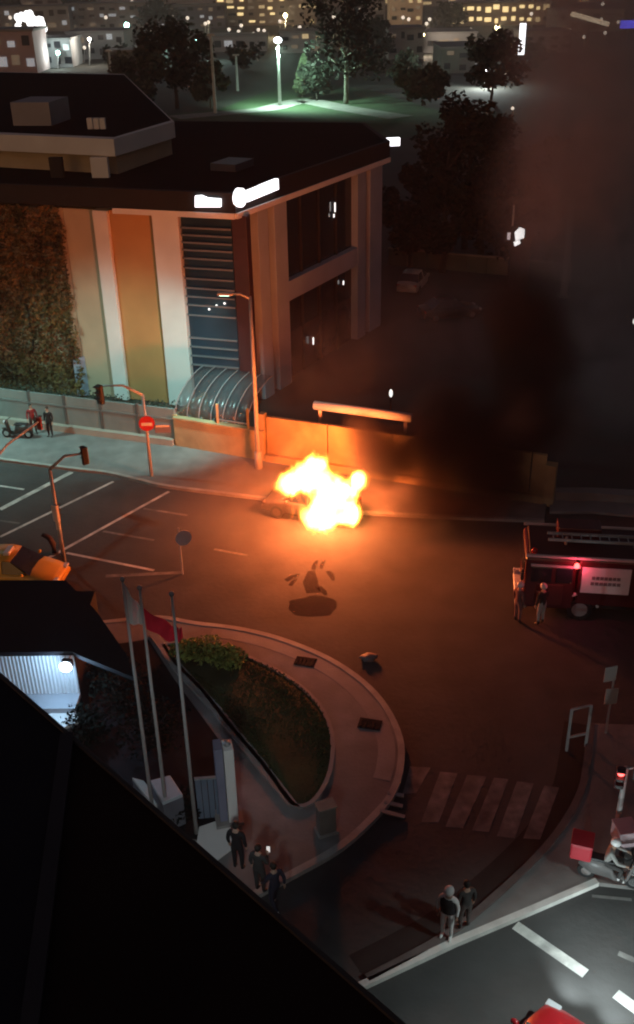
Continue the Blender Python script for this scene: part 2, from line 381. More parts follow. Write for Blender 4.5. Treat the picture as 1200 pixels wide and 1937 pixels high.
# thin pale soffit band under the fascia
mb = MB(); mb.bar(C0 + NL * .3 + NR * .3 + Vector((0, 0, 10.85)), C0 + UL * 6.6 + NL * .3 + Vector((0, 0, 10.85)), .25, .28)
mb.bar(C0 + NL * .3 + NR * .33 + Vector((0, 0, 10.86)), R0 + UR * .8 + NR * .33 + Vector((0, 0, 10.86)), .25, .28); mb.build('soffit_band', white_p, bank)
def ul(px, py): return (PV(px, py, C0, C0 + UL) - C0).dot(UL)
def left_panel(name, x0, x1, mat, proud, z0=0.0, z1=10.8, yref=570):
    a, b = ul(x0, yref), ul(x1, yref)
    mb = MB(); mb.bar(C0 + UL * a + NL * (proud / 2 - .3) + Vector((0, 0, (z0 + z1) / 2)), C0 + UL * b + NL * (proud / 2 - .3) + Vector((0, 0, (z0 + z1) / 2)), proud + .6, z1 - z0)
    return mb.build(name, mat, bank, bevel=.02)
left_panel('panel', 143, 201, beige_p, .05)
left_panel('column', 200, 226, white_p, .3)
left_panel('panel', 226, 307, orange_p, .06)
left_panel('column', 307, 354, white_p, .32)
left_panel('panel', -160, 142, beige_p, .03)
left_panel('dark_strip', 447, 474, M('dark_red_cladding', (.045, .016, .02), .5, .2, 1), .02)
# louvred glazing
a, b = ul(355, 570), ul(446, 570)
mb = MB(); mb.bar(C0 + UL * a + NL * -.1 + Vector((0, 0, 5.4)), C0 + UL * b + NL * -.1 + Vector((0, 0, 5.4)), .2, 10.6); gl = mb.build('glazing', glass_b, bank)
for py in (432, 446, 460, 474, 490, 508, 528, 546, 562, 578, 597, 640, 657, 674, 691):
    z = PV(400, py, C0, C0 + UL).z
    mb = MB(); mb.bar(C0 + UL * a + NL * .1 + Vector((0, 0, z)), C0 + UL * b + NL * .1 + Vector((0, 0, z)), .12, .085, ); mb.build('louvre', slat, gl)
# right facade: piers, mid beam, windows
def ur(px, py): return (PV(px, py, C0, C0 + UR) - C0).dot(UR)
def right_piece(name, u0, u1, z0, z1, mat, proud):
    mb = MB(); mb.bar(C0 + UR * u0 + NR * (proud / 2 - .3) + Vector((0, 0, (z0 + z1) / 2)), C0 + UR * u1 + NR * (proud / 2 - .3) + Vector((0, 0, (z0 + z1) / 2)), proud + .6, z1 - z0)
    return mb.build(name, mat, bank, bevel=.02)
pier_m = M('smoke_shaded_pier', (.32, .38, .46), .8, .1, .6); pier_w = M('smoke_shaded_corner_pier', (.34, .39, .46), .8, .1, .6)  # blue-grey puts the smoke's shade from the fire into the pier colour
u = [ur(484, 560), ur(503, 560), ur(515, 560), ur(538, 560), ur(668, 500), ur(683, 500), ur(691, 500), ur(713, 500)]
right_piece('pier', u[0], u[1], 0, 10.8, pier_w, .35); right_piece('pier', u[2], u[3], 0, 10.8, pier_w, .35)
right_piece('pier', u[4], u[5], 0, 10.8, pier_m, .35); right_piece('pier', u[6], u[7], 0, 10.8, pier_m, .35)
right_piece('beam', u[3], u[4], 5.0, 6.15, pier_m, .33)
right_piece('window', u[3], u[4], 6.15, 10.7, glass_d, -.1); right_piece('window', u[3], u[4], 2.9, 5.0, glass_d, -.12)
right_piece('shop_window', u[3], u[4], .0, 2.85, M('shop_glass', (.05, .035, .035), .2, .3, .5), -.14)
for f_ in (.25, .5, .75):
    um = u[3] + (u[4] - u[3]) * f_
    for (z0, z1) in ((6.15, 10.7), (0, 5.0)): right_piece('mullion', um - .04, um + .04, z0, z1, fascia, .02)
# small interior lamps seen through the glass
for (px, py, hh) in ((634, 392, .55), (632, 408, .2), (650, 535, .25), (593, 645, .45)):
    p = PV(px, py, C0 + NR * .06, C0 + NR * .06 + UR); mb = MB(); mb.bar(p - UR * .05, p + UR * .05, .04, hh); mb.build('interior_lamp', lit_white, bank)
for (px, py) in ((396, 585), (410, 578), (425, 574)):
    p = PV(px, py, C0 + NL * .05, C0 + NL * .05 + UL); mb = MB(); mb.ball(p, .06, 8, 6); mb.build('interior_lamp', lit_white, bank)
# lit roof signs
def sign_box(pts_px, A, B, nrm):
    q = [PV(x, y, A, B) for x, y in pts_px]; n = len(q); mb = MB()
    mb.add([p for p in q] + [p - nrm * .22 for p in q], [list(range(n)), list(range(n, 2 * n))[::-1]] + [[i, n + i, n + (i + 1) % n, (i + 1) % n] for i in range(n)]); return mb
A = C0 + NL * .6; sg = sign_box([(369, 371), (380, 370), (392, 375), (417, 377), (417, 392), (369, 392)], A, A + UL, NL).build('roof_sign', lit_sign, bank)
A = C0 + NR * .6; sign_box([(470, 361), (527, 338), (528, 358), (470, 382)], A, A + UR, NR).build('roof_sign', lit_sign, bank)
p = PV(457, 374, A, A + UR); mb = MB(); mb.disc(p - NR * .1, .47, NR, .25, 20); mb.build('round_emblem', lit_sign, bank)
A = R0 + UR * .9 + NR * .45; p = P(732, 268, 11.6); mb = MB(); mb.box((p.x + .35, p.y - .45, 11.65), (.95, .3, .5), R(10)); mb.build('roof_sign', lit_sign, bank)
# penthouse
q1, q2, q3 = P(215, 263, 14), P(330, 230, 14), P(235, 140, 14); q0 = P(-160, 247, 14); q4 = P(-160, 133, 14)
pts = [q0, q1, q2, q3, q4]
mb = MB(); mb.prism([p.xy for p in pts], 13.1, 14.0); ph = mb.build('penthouse_roof', white_p, bank)
cc = (q1 + q3) / 2; ins = [p + (cc - p).normalized() * .7 for p in pts]
mb = MB(); mb.prism([p.xy for p in ins], 13.9, 14.006); mb.build('roof_felt', black_roof, ph)
ins = [p + (cc - p).normalized() * 1.0 for p in pts]
mb = MB(); mb.prism([p.xy for p in ins], 11.9, 13.1); mb.build('penthouse_wall', beige_p, bank)
for (x0, x1, m_) in ((174, 206, white_p), (96, 120, fascia)):
    a = P(x0, 318, 12.5); b = P(x1, 318, 12.5); mb = MB(); mb.bar(a, b, .3, 1.15); mb.build('penthouse_column' if m_ is white_p else 'penthouse_opening', m_, bank)
p = P(70, 238, 14); mb = MB(); mb.box((p.x, p.y + 1.5, 14.65), (2.4, 3.0, 1.3), R(-10)); mb.build('plant_room', grey_p, bank)
for k in range(3):
    p = P(172 + k * 12, 244, 14); mb = MB(); mb.box((p.x, p.y, 14.3), (.3, .3, .6)); mb.build('roof_vent', white_p, bank)
p = P(440, 318, 12); mb = MB(); mb.box((p.x, p.y, 12.2), (1.6, 2.2, .4), R(-25)); mb.build('skylight', M('skylight_glass', (.08, .08, .1), .3, .1, 1), bank)
p = P(180, 678); mb = MB(); a = C0 + UL * ul(150, 700) + NL * .1; mb.box((a.x + .15, a.y, 1.2), (.7, .3, 2.4), 0); mb.build('side_door', M('pale_blue_door', (.35, .4, .5), .6, .1, 1), bank)

# climbing plant on the left of the facade
def leaf_cloud(mb, pts, size, seed=0):
    rnd = random.Random(seed)
    for p in pts:
        a, b, c_ = rnd.uniform(0, 6.28), rnd.uniform(-1, 1), rnd.uniform(0, 6.28); s_ = size * rnd.uniform(.6, 1.35)
        d1 = Vector((math.cos(a), math.sin(a), b)).normalized() * s_; d2 = d1.cross(Vector((math.cos(c_), math.sin(c_), .4))).normalized() * s_ * .6
        p = Vector(p); mb.add([p - d1, p - d2 * .9, p + d1, p + d2 * .9], [[0, 1, 2, 3]])
ivy_m = M('creeper_leaf', (.13, .085, .024), .7, .55, .5)
creeper = thing('wall_creeper', C0 + UL * ul(70, 720) + NL * .3, 'thick ochre green creeper covering the bank wall beside the beige panel', 'creeper')
pts = []; u0, u1 = ul(140, 570), ul(-160, 570)
while len(pts) < 15000:
    uu = random.uniform(u0 - .5, u1); zz = random.uniform(0, 10.9)
    nz = noise.noise(Vector((uu * .9, zz * .9, 1))) + .5 * noise.noise(Vector((uu * 2.3, zz * 2.3, 5)))
    edge = u0 - .1 + .35 * noise.noise(Vector((zz * 1.1, 4, 0)))
    if uu < edge: continue
    pts.append(C0 + UL * uu + NL * (.12 + max(0, .35 + .5 * nz) * random.uniform(.3, 1)) + Vector((0, 0, zz)))
mb = MB(); leaf_cloud(mb, pts, .13, 3); mb.build('leaves', ivy_m, creeper)
for k in range(7):
    uu = u0 + .4 + k * 1.4; mb = MB(); mb.tube([C0 + UL * (uu + .25 * math.sin(k + j)) + NL * .1 + Vector((0, 0, j * 1.5)) for j in range(7)], [.08 - .009 * j for j in range(7)], 6); mb.build('stem', bark, creeper)

# ------------------------------------------------------------------ boundary walls in front of the bank
gw = P(0, 800); gw1 = P(333, 843); dW = (gw1 - gw).normalized(); nW = Vector((dW.y, -dW.x, 0))
hoard_m = M('grey_green_hoarding', (.2, .215, .2), .7, .14, .5, stain=(.5, .5, (.12, .13, .12)))
bw = thing('boundary_wall', (gw + gw1) / 2, 'grey green panelled boundary wall with a dark hedge behind, beside the pavement', 'wall')
for k in range(-3, 5):
    a = gw + dW * (k * 2.18 + .06); b = gw + dW * ((k + 1) * 2.18)
    mb = MB(); mb.bar(a + Vector((0, 0, 1.25)), b + Vector((0, 0, 1.25)), .12, 1.7); mb.build('wall_panel', hoard_m, bw, bevel=.01)
    mb = MB(); mb.bar(a + Vector((0, 0, 1.52)) + nW * .08, b + Vector((0, 0, 1.52)) + nW * .08, .05, .1); mb.build('panel_rail', M('panel_rail', (.15, .16, .15), .7, .1, 1), bw)
    mb = MB(); mb.box(a - dW * .03 + Vector((0, 0, 1.1)), (.16, .2, 2.1), math.atan2(dW.y, dW.x)); mb.build('post', M('dark_post', (.08, .08, .075), .7, .1, 2), bw)
mb = MB(); mb.bar(gw - dW * 6.6 + nW * .12 + Vector((0, 0, .26)), gw1 + nW * .12 + Vector((0, 0, .26)), .5, .42); mb.build('plinth', M('plinth', (.34, .29, .24), .85, .15, 1), bw)
hedge_m = M('hedge_leaf', (.03, .045, .028), .75, .5, 1)
hg = thing('hedge', (gw + gw1) / 2 - nW * .5, 'dark clipped hedge running along the top of the boundary wall', 'hedge')
pts = []
for k in range(7000):
    s_ = random.uniform(-6.5, 11.0); zz = random.uniform(.2, 2.25 + .16 * noise.noise(Vector((s_ * .9, 0, 3)))); pts.append(gw + dW * s_ - nW * random.uniform(.16, .75) + Vector((0, 0, zz)))
mb = MB(); leaf_cloud(mb, pts, .07, 9); mb.build('leaves', hedge_m, hg)
for k in range(9):
    p = gw + dW * (-6 + k * 2) - nW * .45; mb = MB(); mb.tube([p, p + Vector((.03, .02, .9)), p + Vector((-.05, .05, 1.8))], [.05, .04, .02], 6); mb.build('stem', bark, hg)

# ramp with curved glass canopy
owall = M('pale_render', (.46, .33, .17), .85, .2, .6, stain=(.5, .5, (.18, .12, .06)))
a0 = P(335, 845); a1 = P(503, 874); dA = (a1 - a0).normalized(); nA = Vector((dA.y, -dA.x, 0)); LA = (a1 - a0).length
rw = thing('ramp_canopy', a0 + dA * LA / 2, 'rendered ramp wall with a curved ribbed glass canopy at the bank corner', 'canopy')
mb = MB(); mb.bar(a0 + Vector((0, 0, .8)), a1 + Vector((0, 0, .8)), .25, 1.7); mb.build('ramp_wall', owall, rw, bevel=.02)
mb = MB(); mb.bar(a0 + Vector((0, 0, 1.7)), a1 + Vector((0, 0, 1.7)), .4, .1); mb.build('coping', owall, rw)
mb = MB(); mb.bar(a0 + Vector((0, 0, .9)), a0 - nA * 3.4 + Vector((0, 0, .9)), .2, 1.8); mb.build('ramp_wall', owall, rw)
def vault(s_, t):
    an = t * math.pi / 2
    return a0 + dA * s_ - nA * (.15 + 3.2 * (1 - math.cos(an))) + Vector((0, 0, 1.75 + 1.55 * math.sin(an)))
cg = bpy.data.materials.new('canopy_glass'); cg.use_nodes = True; t_ = cg.node_tree; b_ = t_.nodes['Principled BSDF']
n_ = t_.nodes.new('ShaderNodeTexNoise'); n_.inputs['Scale'].default_value = 1.5; r_ = t_.nodes.new('ShaderNodeValToRGB')
r_.color_ramp.elements[0].color = (.05, .055, .06, 1); r_.color_ramp.elements[1].color = (.11, .115, .12, 1)
t_.links.new(n_.outputs['Fac'], r_.inputs[0]); t_.links.new(r_.outputs[0], b_.inputs['Base Color'])
b_.inputs['Roughness'].default_value = .25; b_.inputs['Alpha'].default_value = .42
nb = 6; Lc = LA * .8
for k in range(nb):
    s0, s1 = Lc * k / nb, Lc * (k + 1) / nb; mb = MB(); n = 8
    mb.add([vault(s, t / n) for t in range(n + 1) for s in (s0 + .03, s1 - .03)], [[2 * i, 2 * i + 1, 2 * i + 3, 2 * i + 2] for i in range(n)]); o = mb.build('glass_pane', cg, rw, True)
    sd = o.modifiers.new('thick', 'SOLIDIFY'); sd.thickness = .02
for k in range(nb + 1):
    mb = MB(); mb.tube([vault(Lc * k / nb, t / 8) + Vector((0, 0, .03)) for t in range(9)], .028, 6); mb.build('rib', M('canopy_rib', (.2, .2, .21), .5, .1, 2), rw)
for s_ in (.5, .83):
    mb = MB(); p = a0 + dA * LA * s_ + nA * .02; mb.box(p + Vector((0, 0, 2.25)), (.12, .12, 1.1), 0); mb.build('post', owall, rw)
mb = MB(); mb.bar(a0 + dA * LA * .5 + Vector((0, 0, 1.95)), a0 + dA * LA * .83 + Vector((0, 0, 1.95)), .06, .06); mb.build('handrail', steel, rw)
# bright wall behind the fire
b0 = P(507, 872); b1 = P(1028, 952); dB = (b1 - b0).normalized(); nB = Vector((dB.y, -dB.x, 0)); LB = (b1 - b0).length
ow = thing('roadside_wall', (b0 + b1) / 2, 'cream rendered panel wall glowing orange directly behind the burning car', 'wall')
k = 0; s_ = 0.0
while s_ < LB - .3:
    e = min(s_ + 3.3, LB); hh = 2.05
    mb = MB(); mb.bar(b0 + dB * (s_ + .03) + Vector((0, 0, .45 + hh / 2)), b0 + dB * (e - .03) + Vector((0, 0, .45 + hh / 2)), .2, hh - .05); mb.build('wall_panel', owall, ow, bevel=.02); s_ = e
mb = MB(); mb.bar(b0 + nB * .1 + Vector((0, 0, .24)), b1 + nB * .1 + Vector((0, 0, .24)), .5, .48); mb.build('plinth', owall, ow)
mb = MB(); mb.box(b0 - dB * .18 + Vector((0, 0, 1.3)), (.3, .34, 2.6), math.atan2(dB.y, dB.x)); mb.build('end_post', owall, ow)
mb = MB(); mb.box(b1 + dB * .2 + Vector((0, 0, 1.0)), (.5, .5, 2.1), math.atan2(dB.y, dB.x)); mb.build('end_post', owall, ow)
c0_ = b0 + dB * 2.2 - nB * 1.0; c1_ = b0 + dB * 7.2 - nB * 1.0
ga = thing('gate_beam', (c0_ + c1_) / 2, 'long pale rounded beam standing just behind the orange lit wall', 'beam')
mb = MB(); mb.tube([c0_ + Vector((0, 0, 2.95)), c1_ + Vector((0, 0, 2.95))], .22, 10); mb.build('beam_tube', white_p, ga, True)
for q in (c0_ + dB * .3, c1_ - dB * .3): mb = MB(); mb.box(q + Vector((0, 0, 1.4)), (.15, .15, 2.75)); mb.build('post', steel, ga)

# ------------------------------------------------------------------ lamps, signals, poles
def lathe_pole(mb, base, h, r0, r1, n=8): mb.tube([base, base + Vector((0, 0, h))], [r0, r1], n)
TEAL = (.52, 1.0, .94)
def street_lamp(base, h, arm, label, power=0, aim=None, col_=TEAL, name='street_lamp', angle=130):
    t = thing(name, base, label, 'street lamp'); base = Vector(base)
    mb = MB(); lathe_pole(mb, base, h, .13, .07); mb.build('pole', pole_p, t, True)
    mb = MB(); lathe_pole(mb, base, .9, .2, .18); mb.build('base_sleeve', pole_p, t, True)
    top = base + Vector((0, 0, h)); e = top + Vector((arm[0], arm[1], .12))
    mb = MB(); mb.tube([top - Vector((0, 0, .1)), (top + e) / 2 + Vector((0, 0, .06)), e], .045, 6); mb.build('arm', pole_p, t, True)
    d = Vector((arm[0], arm[1], 0)).normalized(); mb = MB(); mb.bar(e - d * .1, e + d * .6, .28, .12); hd = mb.build('lamp_head', pole_p, t, bevel=.03)
    mb = MB(); mb.bar(e + d * .05 - Vector((0, 0, .07)), e + d * .5 - Vector((0, 0, .07)), .2, .02); mb.build('lens', lit_teal if power else lens_off, hd)
    if power: spot('lamp_light', e + d * .3 - Vector((0, 0, .14)), aim, power, col_, angle, .8, .2, t)
    return t
lb = P(490, 885, .12)
street_lamp(lb, over(lb, 566), Vector((-.9, .1)), 'tall tapered street lamp standing before the curved ramp canopy', 4400, lb + Vector((-7.0, 6.6, 0)), angle=88)
street_lamp(P(-130, 850, .12), 8.0, Vector((.9, -.5)), 'street lamp on the pavement beyond the parked motorcycle', 3000, P(130, 840), angle=135)
def signal_head(parent, c, face, lit=None, s=1.0, back=black_p):
    f_ = Vector(face).normalized(); mb = MB(); side = Vector((-f_.y, f_.x, 0)); rot = Matrix((f_, side, Vector((0, 0, 1)))).transposed()
    mb.box(c, (.2 * s, .34 * s, .95 * s), m=rot); hd = mb.build('signal_head', back, parent, bevel=.03)
    for k, z in enumerate((.3, 0, -.3)):
        m_ = lit_red if lit == k else lens_off
        mb = MB(); mb.disc(Vector(c) + f_ * .12 * s + Vector((0, 0, z * s)), .12 * s, f_, .05, 12); mb.build('lens', m_, hd)
        mb = MB(); mb.bar(Vector(c) + f_ * .1 * s + Vector((0, 0, (z + .14) * s)), Vector(c) + f_ * .3 * s + Vector((0, 0, (z + .13) * s)), .28 * s, .02); mb.build('visor', black_p, hd)
    return hd
def mast_signal(base, h, armv, label, heads, disc=None, name='traffic_signal'):
    base = Vector(base); t = thing(name, base, label, 'traffic light')
    mb = MB(); lathe_pole(mb, base, h, .09, .07); mb.build('pole', pole_p, t, True)
    top = base + Vector((0, 0, h))
    if armv is not None:
        e = top + Vector(armv); mb = MB(); mb.tube([top, top + (e - top) * .45 + Vector((0, 0, .28)), e], [.07, .055, .045], 7); mb.build('mast_arm', pole_p, t, True)
    for (off, face, lit, s, bk) in heads: signal_head(t, base + Vector(off), face, lit, s, bk)
    return t
sb = P(287, 900, .12); hs = over(sb, 752)
e = PV(190, 741, sb, sb + Vector((1, -.05, 0))) - (sb + Vector((0, 0, hs)))
sig = mast_signal(sb, hs, (e.x, e.y, e.z + .3), 'mast arm traffic signal with a red and white round sign beside the pavement', [((e.x, e.y - .1, hs + e.z - .1), (-.6, -.8, 0), None, 1.0, black_p)])
p = PV(278, 801, sb + Vector((0, -.15, 0)), sb + Vector((1, -.15, 0))); mb = MB(); mb.disc(p, .38, (.15, -1, .05), .04, 18); ds = mb.build('round_sign', M('sign_red', (.42, .02, .03), .5, .05, 2), sig)
mb = MB(); mb.box(p + Vector((0, -.05, -.02)), (.52, .03, .15)); mb.build('white_bar', white_paint, ds)
p = PV(308, 809, sb + Vector((0, -.12, 0)), sb + Vector((1, -.12, 0))); mb = MB(); mb.box(p + Vector((0, 0, -.05)), (.75, .05, .42)); pl = mb.build('sign_plate', M('sign_blue_grey', (.2, .22, .34), .5, .05, 2), sig); mb = MB(); mb.box(p + Vector((0, -.04, .1)), (.65, .02, .1)); mb.build('white_bar', white_paint, pl)
mb = MB(); mb.bar(p + Vector((-1, .08, -.05)), p + Vector((0, .08, -.05)), .05, .05); mb.build('bracket', pole_p, sig)
sb = P(123, 1066); hs = over(sb, 888); pe = PV(160, 858, sb, sb + Vector((1, .4, 0))) - (sb + Vector((0, 0, hs)))
mast_signal(sb, hs, pe, 'slim mast arm traffic signal with pale boxes beside the crossing lines', [((0, -.12, over(sb, 968)), (.5, .85, 0), None, .8, M('pale_box', (.6, .55, .48), .6, .05, 2)), ((.02, -.1, over(sb, 990)), (.5, .85, 0), None, .55, MATS['pale_box']), ((pe.x, pe.y, hs + pe.z - .1), (-.6, .8, 0), None, .8, black_p)])
sb = P(-14, 1010); hs = over(sb, 900); pe = PY(74, 797, sb.y + 4.2) - (sb + Vector((0, 0, hs)))
ms = mast_signal(sb, hs, pe, 'traffic signal with a long pale mast arm reaching over the stop line', [((pe.x, pe.y, hs + pe.z - .1), (.3, 1, 0), None, .7, M('dull_red_box', (.2, .03, .03), .6, .1, 3))])
sb = P(1160, 1602, .13); hs = over(sb, 1458)
rs = mast_signal(sb, hs, None, 'twin headed traffic signal showing red on the near traffic island', [((-.14, -.02, hs - .35), (-.25, -1, .1), 0, .75, M('dark_red_housing', (.05, .01, .012), .5, .1, 3)), ((.3, .1, hs - .12), (1, -.3, 0), None, .75, black_p)])
mb = MB(); mb.bar(sb + Vector((-.2, 0, hs - .1)), sb + Vector((.32, .1, hs - .1)), .05, .05); mb.build('bracket', pole_p, rs)
point('signal_glow', sb + Vector((-.2, -.4, hs - .1)), 3.5, (1, .08, .06), .06, rs)
# round sign in the junction, two-plate sign, barrier
sb = P(346, 1086); t = thing('road_sign', sb, 'round grey road sign on a thin post in the glowing junction', 'sign'); mb = MB(); lathe_pole(mb, sb, 2.2, .035, .03, 6); mb.build('post', pole_p, t)
mb = MB(); mb.disc(sb + Vector((.18, -.05, 1.75)), .34, (.4, -1, .1), .03, 18); mb.build('sign_disc', M('sign_back', (.4, .36, .36), .6, .1, 2), t)
sb = P(1146, 1386, .13); t = thing('road_sign', sb, 'post with two grey sign plates at the tip of the traffic island', 'sign'); hs = over(sb, 1268)
mb = MB(); lathe_pole(mb, sb, hs, .04, .035, 6); mb.build('post', pole_p, t)
plate = M('sign_plate_grey', (.4, .38, .36), .5, .1, 2)
mb = MB(); mb.box(sb + Vector((-.15, -.06, hs - .22)), (.42, .03, .55), R(15)); mb.build('sign_plate', plate, t)
mb = MB(); mb.box(sb + Vector((-.02, -.06, hs - 1.1)), (.4, .03, .6), R(5)); mb.build('sign_plate', plate, t)
b0_, b1_ = P(1072, 1420), P(1108, 1412, .0); t = thing('pedestrian_barrier', b0_, 'bent steel pedestrian barrier at the kerb of the traffic island', 'barrier'); hb = over(b0_, 1342)
for q in (b0_, b1_): mb = MB(); lathe_pole(mb, q, hb, .05, .05, 6); mb.build('post', pole_p, t)
for z in (hb, .55): mb = MB(); mb.bar(b0_ + Vector((0, 0, z)), b1_ + Vector((0, 0, z)), .06, .06); mb.build('rail', pole_p, t)
# flagpoles with flags
flag_red = M('flag_red', (.68, .016, .04), .8, .15, 2); flag_white = M('flag_white', (.6, .56, .52), .85, .1, 2)
def cloth(a, b, c_, d, fold, seed):
    mb = MB(); n, m_ = 14, 10; vs = []; fs = []
    for i in range(n + 1):
        for j in range(m_ + 1):
            s_, t_ = i / n, j / m_; p = (a * (1 - s_) + b * s_) * (1 - t_) + (d * (1 - s_) + c_ * s_) * t_
            p = p + Vector((0, 1, 0)) * fold * math.sin(s_ * 9 + seed + t_ * 2) * (.3 + s_) + Vector((0, 0, -.08)) * math.sin(s_ * 3.1); vs.append(p)
    for i in range(n):
        for j in range(m_): k = i * (m_ + 1) + j; fs.append([k, k + 1, k + m_ + 2, k + m_ + 1])
    mb.add(vs, fs); return mb
FL = []
for k, (px, py, lab) in enumerate(((291, 1548, 'slim flagpole with a pale hanging flag, first of three by the yard'), (319, 1562, 'slim flagpole with a wide red flag blowing out, middle of three by the yard'), (372, 1576, 'slim flagpole with a furled dark red flag beside the white totem'))):
    b_ = P(px, py, .145); hs = over(b_, (1108, 1124, 1136)[k]); t = thing('flagpole', b_, lab, 'flagpole', 'flagpoles by the yard'); FL.append((b_, hs, t))
    mb = MB(); lathe_pole(mb, b_, hs, .06, .035, 8); mb.build('pole', M('white_pole', (.42, .4, .38), .5, .06, 3), t, True); mb = MB(); mb.ball(b_ + Vector((0, 0, hs + .05)), .07, 8, 6); mb.build('finial', steel, t)
b_, hs, t = FL[0]; tp = b_ + Vector((.04, 0, hs - .1)); cloth(tp, tp + Vector((.32, .1, -.75)), tp + Vector((.36, .1, -1.25)), tp + Vector((0, 0, -1.2)), .06, 1).build('flag', flag_white, t, True)
b_, hs, t = FL[1]; tp = b_ + Vector((.04, 0, hs - .55)); cloth(tp, tp + Vector((.85, -.05, -.55)), tp + Vector((.8, -.05, -1.05)), tp + Vector((.02, 0, -.65)), .09, 3).build('flag', flag_red, t, True)
b_, hs, t = FL[2]; tp = b_ + Vector((-.04, 0, hs - .75)); cloth(tp, tp + Vector((.18, .1, -.3)), tp + Vector((.2, .1, -.62)), tp + Vector((-.02, 0, -.6)), .05, 5).build('flag', flag_red, t, True)
# white totem
tb = P(440, 1548, .17); ht = over(tb, 1418); t = thing('sign_totem', tb, 'tall white sign totem with a dark edge beside the paved corner', 'sign')
mb = MB(); mb.box(tb + Vector((.02, 0, ht / 2)), (.28, .5, ht), R(12)); mb.build('panel', white_p, t, bevel=.02)
mb = MB(); mb.box(tb + Vector((-.26, .02, ht / 2)), (.22, .46, ht), R(12)); mb.build('side_panel', M('totem_side', (.22, .22, .3), .5, .1, 1), t)
mb = MB(); mb.box(tb + Vector((-.1, 0, .05)), (.8, .7, .1), R(12)); mb.build('plinth', concrete, t); mb = MB(); mb.ball(tb + Vector((0, 0, ht + .05)), (.12, .12, .1), 8, 6); mb.build('cap_lamp', steel, t)

